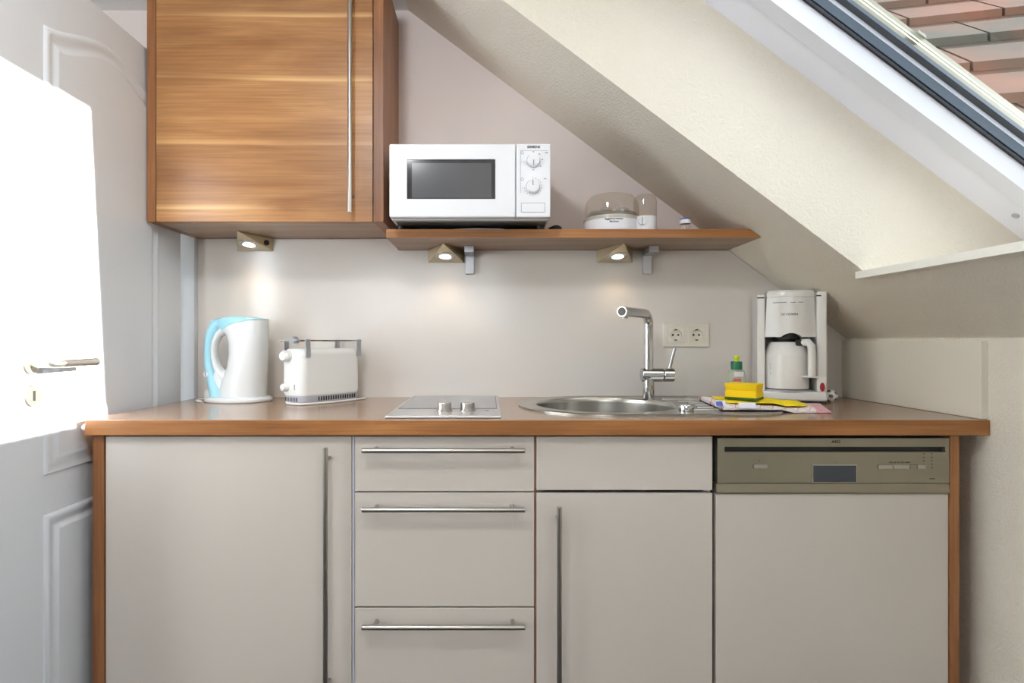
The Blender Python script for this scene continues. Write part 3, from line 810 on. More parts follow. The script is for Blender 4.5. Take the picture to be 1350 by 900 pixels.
# ================================================================ EGG COOKER + SHAKER
ec = thing('egg_cooker', 'white egg cooker with smoky clear lid on the shelf', 'egg cooker', (.3956, 1.905, ZS1))
EC = (wx(807, 1.905), 1.912)
ES = (wx(850.5, 1.872), 1.872)
zb1 = wz(282.5, 1.83)
bm = bmesh.new(); lathe(bm, [(.083, 0), (.087, .003), (.089, .010), (.0895, .028), (.088, zb1 - ZS1), (.084, zb1 - ZS1 + .002), (.02, zb1 - ZS1 + .002)], (EC[0], EC[1], ZS1 + .0005), 56)
eb = link('base', bm, 'white', ec)
bm = bmesh.new(); lathe(bm, [(.033, 0), (.0355, .003), (.0360, zb1 - ZS1 - .004), (.034, zb1 - ZS1 - .001), (.01, zb1 - ZS1 - .001)], (ES[0], ES[1], ZS1 + .0005), 40)
sb = link('switch_housing', bm, 'white', ec)
bm = bmesh.new(); disc_y(bm, wx(846.5, 1.836), 1.8325, wz(291.2, 1.836), .0115, .010, 28); sw = link('switch', bm, 'white', sb)
bm = bmesh.new(); box(bm, wx(846.5, 1.834) - .0008, wx(846.5, 1.834) + .0008, 1.8318, 1.8326, wz(296, 1.834), wz(286, 1.834)); link('pointer', bm, 'text', sw, smooth=False)
H1 = wz(255.3, 1.9) - zb1
bm = bmesh.new(); lathe(bm, [(.0905, -.010), (.0905, -.004), (.087, 0), (.0865, H1 * .45), (.083, H1 * .68), (.070, H1 * .88), (.045, H1 * .97), (0, H1)], (EC[0], EC[1], zb1), 56, cap0=False, cap1=False)
dm = link('lid', bm, 'smoke', ec, label='smoky transparent domed lid')
bm = bmesh.new(); lathe(bm, [(.089, 0), (.0915, .002), (.0915, .009), (.089, .011)], (EC[0], EC[1], zb1 - .011), 56, cap0=False, cap1=False)
link('lid_rim', bm, 'smoke', dm)
bm = bmesh.new()
for k in range(6):
    a = k * pi / 3; lathe(bm, [(.020, 0), (.021, .006), (.016, .010), (.012, .006), (0, .004)], (EC[0] + .05 * cos(a), EC[1] + .05 * sin(a), zb1 + .018), 18)
lathe(bm, [(.08, .012), (.08, .016), (.0, .017)], (EC[0], EC[1], zb1), 40)
link('egg_tray', bm, 'clear', ec, label='clear tray with egg cups inside the lid')
H2 = wz(258, 1.872) - (zb1 - .002)
bm = bmesh.new(); lathe(bm, [(.0365, 0), (.0360, H2 * .7), (.033, H2 * .92), (.026, H2), (0, H2)], (ES[0], ES[1], zb1 - .002), 40, cap0=False, cap1=False)
link('measuring_cup', bm, 'smoke', ec, label='small smoky measuring cup over the switch')
for txt, py, w in (('Eggmorestar', 288.0, .058), ('Moulinex', 291.8, .028)):
    lt = lettering('lettering', txt, .0085, (0, 0, 0), 'text', eb, width=w, rot=(radians(90), 0, 0), local=True, bold=.0002)
    zc = wz(py, 1.825)
    for v in lt.data.vertices:          # wrap the print around the drum
        a = v.co.x / .0898 - .12; h = v.co.z; r = .0896 - (v.co.y) * .3
        p = Vector((EC[0] + r * sin(a), EC[1] - r * cos(a), zc + h)); v.co = wm(ec).inverted() @ p

ss = thing('salt_shaker', 'tiny glass shaker with blue and white lid on the shelf end', 'shaker', (wx(903.5, 1.84), 1.845, ZS1))
c0 = (wx(903.5, 1.845), 1.845, ZS1 + .0005); zt = wz(288.4, 1.845) - ZS1
bm = bmesh.new(); lathe(bm, [(.0155, 0), (.0165, .002), (.0155, .012), (.0135, zt * .56), (.0135, zt * .62)], c0, 28, cap1=False); link('glass', bm, 'clear', ss)
bm = bmesh.new(); lathe(bm, [(.0172, zt * .58), (.0176, zt * .60), (.0176, zt - .004), (.0165, zt - .002), (.0165, zt - .003)], c0, 28); cp = link('lid', bm, 'white', ss)
bm = bmesh.new(); lathe(bm, [(.0178, zt - .0045), (.0178, zt - .001), (.015, zt + .0005), (0, zt + .0005)], c0, 28); link('lid_top', bm, 'label_blue', cp, label='blue top of the lid')

# ================================================================ KETTLE
KY = 1.93
kt = thing('kettle', 'white electric kettle with light blue handle and lid', 'kettle', (wx(318, KY), KY, ZT))
kx = lambda p: wx(p, KY)
kz = lambda p: wz(p, KY)
bm = bmesh.new(); lathe(bm, [(.104, .0), (.107, .003), (.107, .009), (.100, .014), (.09, .017), (.02, .018)], (kx(315), KY, ZT + .0005), 48, sy=.80)
kb = link('base', bm, 'white_k', kt)
# body: rings whose left side follows the outline under the handle, top rim slanting
levels = [(527.0, 288, 350.0, .066), (515, 289, 350.5, .068), (500, 293, 351, .069), (485, 300, 351.5, .069), (468, 303, 352, .068), (452, 302.5, 352.5, .066), (440, 298, 353, .062)]
topline = [(283, 443), (290, 440), (300, 434.5), (310, 429.5), (320, 426.2), (335, 423), (353, 421.3)]
def interp(tab, x):
    if x <= tab[0][0]: return tab[0][1]
    for (a, b), (c, d) in zip(tab, tab[1:]):
        if x <= c: return b + (d - b) * (x - a) / (c - a)
    return tab[-1][1]


def kring(py, l, r, dp, slant=None, n=40):
    out = []
    cx, hx = (l + r) / 2, (r - l) / 2
    for k in range(n):
        t = 2 * pi * k / n; q = cos(t); x = cx + hx * q
        y = dp * sin(t) * (1 - .28 * max(0, -q) ** 2)
        z = kz(interp(slant, x)) if slant else kz(py)
        out.append((kx(x), KY + y, z))
    return out


bm = bmesh.new(); loft(bm, [kring(*l) for l in levels] + [kring(0, 291, 353.2, .058, topline)])
link('body', bm, 'white_k', kt, ang=50)
lid = [(kring(0, 290.8, 353.3, .0583, [(x, y - .4) for x, y in topline])),
       kring(0, 287, 353.6, .0575, [(283, 431), (290, 428.5), (300, 425.5), (310, 423.2), (320, 421.8), (335, 421.2), (353.6, 420.8)]),
       kring(0, 284, 350, .050, [(280, 423.5), (290, 421.8), (300, 419.8), (310, 418.3), (320, 417.8), (335, 418.6), (353, 420.5)]),
       kring(0, 296, 340, .025, [(280, 421.5), (296, 419.5), (305, 418), (318, 416.9), (332, 417.6), (353, 419.5)])]
bm = bmesh.new(); loft(bm, lid); link('lid', bm, 'blue', kt, ang=50, label='light blue lid')
# handle: blue outer band, white inner rim
hp = [(293, 425.5), (286, 428), (281.8, 436), (279, 446), (277.6, 458), (277.4, 470), (278.4, 482), (281.2, 494), (284.6, 505), (288.3, 515), (290.4, 525.5)]
hr = [(.020, .018), (.024, .018), (.026, .0175), (.026, .0165), (.026, .0155), (.026, .0155), (.027, .016), (.030, .018), (.034, .0215), (.038, .0245), (.040, .0260)]
bm = bmesh.new()
rings = []
for i, (px, py) in enumerate(hp):
    a = Vector((kx(hp[max(i - 1, 0)][0]), 0, kz(hp[max(i - 1, 0)][1]))); b = Vector((kx(hp[min(i + 1, len(hp) - 1)][0]), 0, kz(hp[min(i + 1, len(hp) - 1)][1])))
    d = (b - a).normalized(); nrm = Vector((d.z, 0, -d.x)); c = Vector((kx(px), KY - .004, kz(py)))
    rings.append([c + nrm * hr[i][1] * cos(2 * pi * k / 20) + Vector((0, 1, 0)) * hr[i][0] * sin(2 * pi * k / 20) for k in range(20)])
loft(bm, rings); hd = link('handle', bm, 'blue', kt, ang=60, label='light blue curved handle')
bm = bmesh.new(); box(bm, kx(280), kx(291), KY - .020, KY + .016, kz(432), kz(421.6)); bevel(bm, .006, 3); link('lid_button', bm, 'blue', kt, ang=60, label='light blue lid button')
ip = [(308, 432), (299, 434), (291, 440), (285.6, 449), (283.8, 460), (284.4, 471), (287, 481), (291.5, 489.5), (298, 496), (305, 501)]
bm = bmesh.new(); rings = []
for i, (px, py) in enumerate(ip):
    a = Vector((kx(ip[max(i - 1, 0)][0]), 0, kz(ip[max(i - 1, 0)][1]))); b = Vector((kx(ip[min(i + 1, len(ip) - 1)][0]), 0, kz(ip[min(i + 1, len(ip) - 1)][1])))
    d = (b - a).normalized(); nrm = Vector((d.z, 0, -d.x)); c = Vector((kx(px), KY - .006, kz(py)))
    w = .0095 + .018 * (abs(i - 4.2) / 4.8) ** 2.5; tk_ = .020 + .012 * (abs(i - 4) / 5) ** 2
    rings.append([c + nrm * w * cos(2 * pi * k / 18) + Vector((0, 1, 0)) * tk_ * sin(2 * pi * k / 18) for k in range(18)])
loft(bm, rings); link('inner_rim', bm, 'white_k', hd, ang=60, label='white inner rim of the handle')
# white web filling the handle foot between blue band and body
web = [(284, 500), (288, 486), (296, 492), (304, 499), (304, 527), (290, 527)]
w2 = prism([(kx(a), kz(b)) for a, b in web], KY - .030, KY + .03); bevel(w2, .009, 3)
link('handle_root', w2, 'white_k', kt, ang=60)
bm = bmesh.new(); cyl(bm, (kx(277.5), KY - .026, kz(492.5)), (kx(277.2), KY - .0335, kz(492.5)), .0085, .008, 18); bm.transform(Matrix.Identity(4))
gg = link('water_gauge', bm, 'white', hd, label='small white oval button on the handle')
bm = bmesh.new(); box(bm, kx(277.3) - .001, kx(277.3) + .0012, KY - .0342, KY - .0330, kz(494.5), kz(489.5)); link('slit', bm, 'textl', gg, smooth=False)
bm = bmesh.new(); pts = []
for k in range(40):
    t = k / 39
    a = radians(250 - 190 * t)
    pts.append((kx(283) + (.040 + .010 * sin(3 * t)) * cos(a) * 1.1, KY + .004 + .064 * sin(a) - .02 * t, ZT + .0045 + .0 * t))
tube(bm, pts, .0032, 8)
kc = link('cord', bm, 'white_k', kt, label='white power cord looped on the worktop')
bm = bmesh.new(); box(bm, kx(267), kx(278), KY + .005, KY + .03, ZT + .001, ZT + .034); bevel(bm, .006, 3); link('plug', bm, 'white_warm', kc)

# ================================================================ TOASTER
TA = radians(53)
T0 = Vector((wx(397, 1.797), 1.797))
tl_, tw_ = .240, .112
u = Vector((cos(TA), sin(TA))); v = Vector((-sin(TA), cos(TA)))
tc = T0 + u * tl_ / 2 + v * tw_ / 2
to = thing('toaster', 'white long-slot toaster with wire warming rack', 'toaster', (tc.x, tc.y, ZT), TA)
a, b = tl_ / 2, tw_ / 2
TH = .172


def rrect(a, b, r, z, n=6):
    out = []
    for cx, cy, t0 in ((a - r, b - r, 0), (-a + r, b - r, 90), (-a + r, -b + r, 180), (a - r, -b + r, 270)):
        for k in range(n + 1):
            t = radians(t0 + 90 * k / n); out.append((cx + r * cos(t), cy + r * sin(t), z))
    return out


bm = bmesh.new(); loft(bm, [rrect(a - .004, b - .004, .03, .025), rrect(a, b, .032, .033), rrect(a, b, .032, TH - .02), rrect(a - .003, b - .003, .03, TH - .008), rrect(a - .012, b - .012, .022, TH)])
link('body', bm, 'white_toast', to, local=True, ang=50)
cut(bpy.data.objects['body.001'] if False else [o for o in to.children if o.name.startswith('body')][0], (lambda q: q)(bx(-a + .03, a - .03, -.016, .016, TH - .06, TH + .02)))
bm = bmesh.new(); loft(bm, [rrect(a - .007, b - .007, .03, .0005), rrect(a - .003, b - .003, .032, .006), rrect(a - .0025, b - .0025, .032, .0265)])
tb = link('base', bm, 'grey', to, local=True, ang=50, label='light grey base with vent slots')
bm = bmesh.new()
for k in range(16): box(bm, -.055 + k * .0095, -.0505 + k * .0095, -b + .0018, -b + .006, .009, .022)
link('vent_slots', bm, 'black', tb, local=True, smooth=False); bm = bmesh.new()
for k in range(8): box(bm, -a + .0025, -a + .006, -.03 + k * .008, -.026 + k * .008, .009, .021)
link('vent_slots', bm, 'black', tb, local=True, smooth=False)
# lever, dial and chrome clips
bm = bmesh.new(); lathe(bm, [(.0, -.020), (.013, -.019), (.0175, -.012), (.0175, .004), (.013, .012)], (-a - .002, .012, TH - .022), 28, 'x', sx=1.2); link('lever', bm, 'white_toast', to, local=True, label='rounded white push lever')
bm = bmesh.new(); lathe(bm, [(.0, -.018), (.010, -.017), (.0125, -.012), (.0125, .002)], (-a - .0005, .018, .052), 24, 'x'); link('dial', bm, 'white_toast', to, local=True)
bm = bmesh.new(); box(bm, -a - .0008, -a + .002, -.024, -.020, .045, .062); link('mark', bm, 'textl', to, local=True, smooth=False)
rk = bmesh.new(); zr = TH + .026
for yy in (-b + .004, b - .004): tube(rk, [(-a + .0, yy, zr), (a, yy, zr)], .0028, 8)
for yy in (-.03, -.015, 0, .015, .03): tube(rk, [(-a + .01, yy, zr), (a - .01, yy, zr)], .0018, 8)
for xx in (-a + .002, a - .002): tube(rk, [(xx, -b + .003, zr), (xx, b - .003, zr)], .003, 8)
rr = link('warming_rack', rk, 'chrome', to, local=True, label='chrome wire warming rack')
for xx, yy in ((-a + .024, -b), (a - .014, -b), (-a + .024, b), (a - .014, b)):
    s = 1 if yy > 0 else -1
    bm = join([bx(xx - .009, xx + .009, yy - .0015 if s > 0 else yy - .003, yy + .003 if s > 0 else yy + .0015, TH - .026, TH + .004, .0008),
               bx(xx - .009, xx + .009, yy - .0015 if s > 0 else yy - .002, yy + .002 if s > 0 else yy + .0015, TH - .001, zr + .004, .0006)])
    link('clip', bm, 'alu', rr, local=True)
bm = bmesh.new(); lathe(bm, [(0, -.012), (.011, -.011), (.013, -.006), (.013, .006), (.010, .010)], (-a + .002, -.02, zr), 20, 'x'); link('rack_knob', bm, 'alu', rr, local=True)
bm = bmesh.new(); pts = []
for k in range(36):
    t = k / 35; 
    x = -a - .006 + (tl_ + .018) * t; y = -b - .004 - .022 * sin(pi * t) ** .7
    pts.append((x, y, .004 + 0))
tube(bm, [(-a + .0, .02, .004), (-a - .010, .0, .004), (-a - .011, -.03, .004)] + pts, .0032, 8)
link('cord', bm, 'white_toast', to, local=True, label='white power cord around the base')

# ================================================================ HOB
hb = thing('ceramic_hob', 'narrow two-zone ceramic hob with steel frame set in the worktop', 'hob', (-.118, 1.76, ZT))
hx0, hx1, hy0, hy1 = wx(507.5, 1.497), wx(661, 1.497), 1.497, 2.035
link('hob_frame', bx(hx0, hx1, hy0, hy1, ZT + .0002, ZT + .0075, .0022), 'steel_hob', hb)
link('seal', bx(hx0 + .0095, hx1 - .0095, 1.6465, hy1 - .0105, ZT + .006, ZT + .0078), 'black', hb, smooth=False)
link('glass_plate', bx(hx0 + .011, hx1 - .011, 1.648, hy1 - .012, ZT + .006, ZT + .0088, .0004), 'ceramic', hb, label='grey ceramic glass plate')
for px in (586, 616.5):
    bm = bmesh.new(); lathe(bm, [(.0215, .0), (.0215, .003), (.019, .004), (.0190, .020), (.0175, .0225), (0, .0228)], (wx(px, 1.605), 1.605, ZT + .0072), 32)
    link('knob', bm, 'steel', hb, label='round brushed steel knob')
bm = bmesh.new(); lathe(bm, [(.006, 0), (.006, .0006), (0, .0006)], (wx(642, 1.60), 1.600, ZT + .0074), 20, sy=.8); link('pilot_light', bm, 'black', hb)

# ================================================================ SINK + TAP
sk = thing('sink', 'round bowl stainless steel sink with drainer set in the worktop', 'sink', (.45, 1.79, ZT))
def sink_outline(off, n=28):
    pts = []
    cx, cy, R = .345, 1.792, .256
    ex, r2 = .815, .12
    for k in range(n + 1):                                   # left half circle
        t = pi / 2 + pi * k / n; pts.append((cx + (R - off) * cos(t), cy + (R - off) * sin(t)))
    for k in range(9):
        t = -pi / 2 + (pi / 2) * k / 8; pts.append((ex - r2 + (r2 - off) * cos(t), cy - R + r2 + (r2 - off) * sin(t)))
    for k in range(9):
        t = (pi / 2) * k / 8; pts.append((ex - r2 + (r2 - off) * cos(t), cy + R - r2 + (r2 - off) * sin(t)))
    return pts


bm = bmesh.new()
ro = [[(x, y, ZT + z) for x, y in sink_outline(o)] for o, z in ((0, .0003), (0, .004), (.004, .0062), (.012, .0062), (.016, .0048))]
R = loft(bm, ro, False, False)
inner = R[-1]
# deck with the bowl opening: bridge the inner outline to a circle by angle-ordered triangulation
NB = 64
rim = [bm.verts.new((SKC[0] + .216 * cos(2 * pi * k / NB), SKC[1] + .216 * sin(2 * pi * k / NB), ZT + .0048)) for k in range(NB)]
ie = [bm.edges.get((inner[i], inner[(i + 1) % len(inner)])) for i in range(len(inner))]
re = [bm.edges.new((rim[i], rim[(i + 1) % NB])) for i in range(NB)]
bmesh.ops.triangle_fill(bm, use_beauty=True, use_dissolve=False, edges=ie + re)
deck = link('deck', bm, 'sink', sk, ang=20)
bm = bmesh.new()
prof = [(.2165, .0048), (.213, .0055), (.2105, .0045), (.2085, .0005), (.207, -.01), (.205, -.12), (.195, -.145), (.17, -.155), (.05, -.16), (0, -.16)]
lathe(bm, [(r, h) for r, h in prof], (SKC[0], SKC[1], ZT), 64, cap0=False, cap1=False)
for f in bm.faces: f.normal_flip()
bw = link('bowl', bm, 'sink', sk, ang=50, label='deep round bowl')
bm = bmesh.new(); p = Vector((wx(727, 1.76), 1.735, ZT - .012)); dd = (Vector((SKC[0], SKC[1], ZT - .012)) - p).normalized()
lathe(bm, [(.012, 0), (.012, .002), (.008, .0025), (0, .001)], (0, 0, 0), 20, 'x'); bm.transform(Matrix.Translation(Vector((SKC[0], SKC[1], ZT - .022)) - dd * .2065) @ Matrix.Rotation(math.atan2(dd.y, dd.x), 4, 'Z'))
link('overflow', bm, 'black', bw, label='dark overflow hole')
bm = bmesh.new()
for k in range(6):
    y = 1.645 + k * .058; x0 = SKC[0] + sqrt(max(0, .245 ** 2 - (y - SKC[1]) ** 2)) + .02
    pts = [(x0 + (.785 - x0) * i / 10, y, ZT + .0048) for i in range(11)]
    if y < 1.93 or True: tube(bm, pts, [(.0050, .0036)] * 11, 10)
link('drainer_ribs', bm, 'sink', deck, ang=60)
bm = bmesh.new(); lathe(bm, [(.021, 0), (.021, .012), (.019, .0155), (0, .016)], (wx(904.5, 1.625), 1.625, ZT + .0062), 32); link('waste_knob', bm, 'chrome', sk, label='round chrome waste knob')

fa = thing('tap', 'chrome single-lever kitchen tap with L-shaped spout at the sink', 'tap', (wx(855, 1.94), 1.94, ZT))
FX, FY = wx(855, 1.94), 1.94
bm = bmesh.new(); lathe(bm, [(.0205, .004), (.0205, .008), (.0188, .010), (.0182, .075), (.0182, .095)], (FX, FY, ZT), 32); link('column', bm, 'chrome', fa)
zc = wz(494, 1.94)
bm = bmesh.new(); cyl(bm, (FX - .024, FY, zc), (FX + .046, FY, zc), .0228, .0228, 36); bevel(bm, .003, 3, 60); vb = link('valve_body', bm, 'chrome', fa)
bm = bmesh.new(); cyl(bm, (FX + .0475, FY, zc), (FX + .083, FY, zc), .0228, .0228, 36); bevel(bm, .003, 3, 60); lv = link('lever_cap', bm, 'chrome', fa)
bm = bmesh.new(); cyl(bm, (FX + .068, FY, zc + .015), (FX + .085, FY - .004, wz(458.5, 1.94)), .0062, .0056, 18); bevel(bm, .001, 2, 60); link('lever', bm, 'chrome', lv)
zs_ = wz(413.8, 1.94)
dirv = Vector((-.6, -.8, 0)); pts = [Vector((FX, FY, zc + .015)), Vector((FX, FY, zs_ - .05))]
Rb = .036
for k in range(0, 9):
    t = k / 8 * pi / 2; pts.append(Vector((FX, FY, zs_ - Rb)) + dirv * (Rb * (1 - cos(t))) + Vector((0, 0, Rb * sin(t))))
pts.append(Vector((FX, FY, zs_)) + dirv * .210)
bm = bmesh.new(); tube(bm, pts, .0158, 28); bevel(bm, .0007, 2, 60); sp = link('spout', bm, 'chrome', fa, ang=50)
e = pts[-1]; bm = bmesh.new(); cyl(bm, e - dirv * .002, e + dirv * .0012, .0130, .0130, 24); link('outlet_cap', bm, 'outlet', sp)
bm = bmesh.new(); cyl(bm, e - dirv * .018, e - dirv * .018 + Vector((0, 0, -.020)), .011, .011, 20); link('aerator', bm, 'steel', sp)

# ================================================================ SOCKETS
so = thing('double_socket', 'cream double power socket on the backsplash right of the tap', 'socket', (.69, WB - .01, 1.117))
Yk = WB - .0085
sxa, sxb, sza, szb = wx(873.8, Yk), wx(933.8, Yk), wz(457, Yk), wz(425.8, Yk)
fr_ = link('cover_frame', bx(sxa, sxb, Yk - .009, Yk, sza, szb, .0025, 3), 'socket', so)
for i in range(2):
    xc = sxa + (sxb - sxa) * (.272 + .456 * i); zc_ = (sza + szb) / 2; s_ = (szb - sza) * .335
    q = bx(xc - s_ - .0006, xc + s_ + .0006, Yk - .02, Yk - .0022, zc_ - s_ - .0006, zc_ + s_ + .0006); q.transform(wm(so).inverted()); cut(fr_, q)
fr_.data.materials.clear(); fr_.data.materials.append(MT['socket'])
Yc = Yk - .0105
for i in range(2):
    xc = sxa + (sxb - sxa) * (.272 + .456 * i); zc_ = (sza + szb) / 2
    s_ = (szb - sza) * .335
    bm = bx(xc - s_, xc + s_, Yk - .0112, Yk - .002, zc_ - s_, zc_ + s_, .001); pl = link('socket_insert', bm, 'socket', so)
    cc = bmesh.new(); cyl(cc, (xc, Yk - .03, zc_), (xc, Yk - .0035, zc_), .0195, .0195, 36); cc.transform(wm(so).inverted()); cut(pl, cc)
    pl.data.materials.clear(); pl.data.materials.append(MT['socket'])
    bm = bmesh.new(); disc_y(bm, xc - .0095, Yk - .0045, zc_, .0036, .002, 14); disc_y(bm, xc + .0095, Yk - .0045, zc_, .0036, .002, 14)
    link('contact_holes', bm, 'black', pl)
    bm = bmesh.new(); bm.free()
    for q in (.0165, -.0195): link('earth_clip', bx(xc - .004, xc + .004, Yk - .0112, Yk - .003, zc_ + q - .0005, zc_ + q + .0035), 'black', pl, smooth=False)
    pass

# ================================================================ COFFEE MAKER  (local: front faces -y)
CA = radians(-17)
CY_ = 1.945
cm = thing('coffee_maker', 'white filter coffee maker with thermos jug beside the soap', 'coffee maker', (wx(1038.5, CY_), CY_, ZT), CA)
W, D, H = .113, .085, wz(381, 1.89) - ZT
H -= .004
# footprint and rear tower
ZC = .155 * 0 + (H - .150)
bm = bx(-W, W, -D, D, .006, .036, .008, 3); link('base', bm, 'coffee', cm, local=True)
bm = bx(-W + .004, W - .004, -D + .006, D - .006, .0003, .008); link('foot_plate', bm, 'black', cm, local=True, smooth=False)
bm = bmesh.new(); lathe(bm, [(.080, 0), (.080, .003), (.076, .004), (0, .004)], (-.006, -.012, .036), 48); link('hotplate', bm, 'grey', cm, local=True)
bm = bx(-W, -W + .027, -D + .028, D, .034, H - .010, .005, 3); link('left_column', bm, 'coffee', cm, local=True)
bm = bx(W - .033, W, -D + .004, D, .034, H - .006, .007, 3); rc = link('right_column', bm, 'coffee', cm, local=True)
link('recess_back', bx(-W + .026, W - .032, D - .03, D - .001, .034, H - .02), 'coffee_in', cm, local=True, smooth=False, label='grey recess behind the jug')
bm = bmesh.new(); lathe(bm, [(0, .0035), (.007, .003), (.008, 0)], (W - .016, -D + .004, .052), 24, 'y'); 
for vv in bm.verts: vv.co.z = .052 + (vv.co.z - .052) * 1.75
link('switch', bm, 'red', rc, local=True, label='oval red rocker switch')
# filter drum: rounded front
def drum(z, hw, bulge, yb=.06, n=24):
    out = [(-hw, yb, z), ]
    for k in range(n + 1):
        t = -1 + 2 * k / n; out.append((hw * t - .003, -D + .022 - bulge * (1 - t * t), z))
    out.append((hw, yb, z)); return out


z0, z1 = H - .150, H
bm = bmesh.new(); loft(bm, [drum(z0, .0835, .030), drum(z0 + .004, .0845, .031), drum(H - .024, .079, .030), drum(H - .0235, .0775, .0285), drum(H - .0215, .0775, .0285), drum(H - .021, .079, .030), drum(H - .006, .078, .029), drum(H, .072, .024)])
dr_ = link('filter_drum', bm, 'coffee', cm, local=True, ang=30)
arch = bmesh.new(); cyl(arch, (-.005, -.3, z0 - .037), (-.005, .02, z0 - .037), .050, .050, 40); cut(dr_, arch)
dr_.data.materials.clear(); dr_.data.materials.append(MT['coffee'])
bm = bmesh.new(); cyl(bm, (-.005, -.035, z0 - .006), (-.005, -.035, z0 + .03), .040, .040, 30); link('drip_valve', bm, 'black', dr_, local=True)
for a_, b_ in ((-.060, -.038), (-.037, -.018), (-.006, .012), (.019, .037)):
    pts = []
    for k in range(7):
        x = a_ + (b_ - a_) * k / 6; t = x / .0785; pts.append((x - .003, -D + .022 - .0302 * (1 - t * t) - .0002, H - .040))
    bm = bmesh.new(); tube(bm, pts, .0011, 6); link('vent_slit', bm, 'textl', dr_, local=True)
link('left_slot', bx(-W - .0005, -W + .024, -D + .0272, -D + .0295, H - .024, H - .0195), 'black', cm, local=True, smooth=False)
link('right_slot', bx(W - .036, W - .020, -D + .0032, -D + .0055, H - .022, H - .018), 'black', cm, local=True, smooth=False)
lt = lettering('lettering', 'SEVERIN', .0098, (0, 0, 0), 'text', dr_, width=.054, rot=(radians(90), 0, 0), local=True)
for vv in lt.data.vertices:
    x = vv.co.x - .012; t = x / .081; vv.co = Vector((x, -D + .022 - .0316 * (1 - t * t) + vv.co.y, H - .078 + vv.co.z))
# thermos jug
bm = bmesh.new(); jz = .0405
lathe(bm, [(.070, 0), (.0755, .004), (.0770, .06), (.0772, .108), (.0755, .116), (.0600, .1495), (.0585, .1525), (.048, .1535), (0, .1535)], (-.008, -.014, jz), 48)
jg = link('jug', bm, 'coffee', cm, local=True, ang=40, label='white thermos jug')
bm = bmesh.new(); lathe(bm, [(.046, 0), (.044, .008), (.012, .011), (0, .011)], (-.008, -.014, jz + .1535), 36); link('jug_lid', bm, 'black', jg, local=True)
bm = bmesh.new(); box(bm, .012, .040, -.075, -.058, jz + .141, jz + .161); bevel(bm, .003, 2); link('thumb_lever', bm, 'black', jg, local=True)
bm = bmesh.new()
hp_ = [(.034, -.062, jz + .152), (.052, -.082, jz + .152), (.060, -.090, jz + .140), (.061, -.092, jz + .12), (.061, -.092, jz + .06), (.061, -.092, jz + .046)]
tube(bm, hp_, [(.012, .012), (.014, .012), (.016, .0125), (.0165, .0125), (.0165, .0125), (.0165, .0125)], 18); link('jug_handle', bm, 'coffee', jg, local=True, ang=60)
link('handle_foot', bx(.030, .078, -.100, -.055, jz + .041, jz + .047, .002), 'coffee', jg, local=True)
bm = bmesh.new()
for k, zz in enumerate((.078, .066, .050)): box(bm, -.0705, -.060 + .002 * k, -.0605, -.0585, jz + zz, jz + zz + .004)
link('level_marks', bm, 'textl', jg, local=True, smooth=False)
cm.scale = (.88, .95, 1)
# ball
BC = Vector((wx(1095, 1.885), 1.885, ZT + .0205))
bm = bmesh.new(); bmesh.ops.create_icosphere(bm, subdivisions=4, radius=.020, matrix=Matrix.Rotation(.4, 4, 'X') @ Matrix.Rotation(.3, 4, 'Y'))
ico = bmesh.new(); bmesh.ops.create_icosphere(ico, subdivisions=1, radius=1, matrix=Matrix.Rotation(.9, 4, 'X') @ Matrix.Rotation(.5, 4, 'Y')); dirs = [v_.co.normalized() for v_ in ico.verts]; ico.free()
for f in bm.faces:
    c_ = f.calc_center_median().normalized()
    if max(c_.dot(q) for q in dirs) > .955: f.material_index = 1
for v_ in bm.verts:
    if max(v_.co.normalized().dot(q) for q in dirs) > .955: v_.co *= .965
bm.transform(Matrix.Translation(BC))
tag(link('small_ball', bm, ['ballw', 'ballg'], ang=60), 'small white ball with grey patches beside the coffee maker', 'ball')

# ================================================================ SOAP, SPONGE, CLOTHS
YB_ = 1.93
sb_ = thing('dish_soap_bottle', 'clear dish soap bottle with green collar and lime cap', 'bottle', (wx(971, YB_), YB_, ZT))
c_ = (wx(971, YB_), YB_, ZT + .0065); hz = wz(468.5, YB_) - ZT - .0065
bm = bmesh.new(); lathe(bm, [(.027, 0), (.030, .004), (.0305, .040), (.029, .075), (.026, .092), (.018, hz - .045), (.015, hz - .040)], c_, 32, sy=.62, cap1=False); link('bottle', bm, 'soap', sb_)
bm = bmesh.new(); lathe(bm, [(.0175, hz - .046), (.0180, hz - .044), (.0180, hz - .022), (.0165, hz - .019), (0, hz - .019)], c_, 28); co = link('collar', bm, 'green', sb_, label='dark green collar')
bm = bmesh.new(); lathe(bm, [(.007, hz - .020), (.007, hz - .012), (.0092, hz - .009), (.0092, hz - .002), (.006, hz), (0, hz)], c_, 24); link('cap', bm, 'lime', co, label='lime green push cap')
for m_, za, zb_, aa, ab in (('label_white', .074, .090, -.5, .6), ('label_red', .060, .068, -.55, .2), ('label_cyan', .046, .057, -.4, .15)):
    bm = bmesh.new(); A_ = []; 
    for k in range(9):
        t = -pi / 2 + aa + (ab - aa) * k / 8
        rr_ = .0312 if zb_ < .075 else .0298
        A_.append(((c_[0] + rr_ * cos(t), c_[1] + rr_ * .64 * sin(t), c_[2] + za), (c_[0] + rr_ * cos(t), c_[1] + rr_ * .64 * sin(t), c_[2] + zb_)))
    vs = [(bm.verts.new(p), bm.verts.new(q)) for p, q in A_]
    for (p, q), (r, s) in zip(vs, vs[1:]): bm.faces.new((p, r, s, q))
    link('label', bm, m_, sb_)


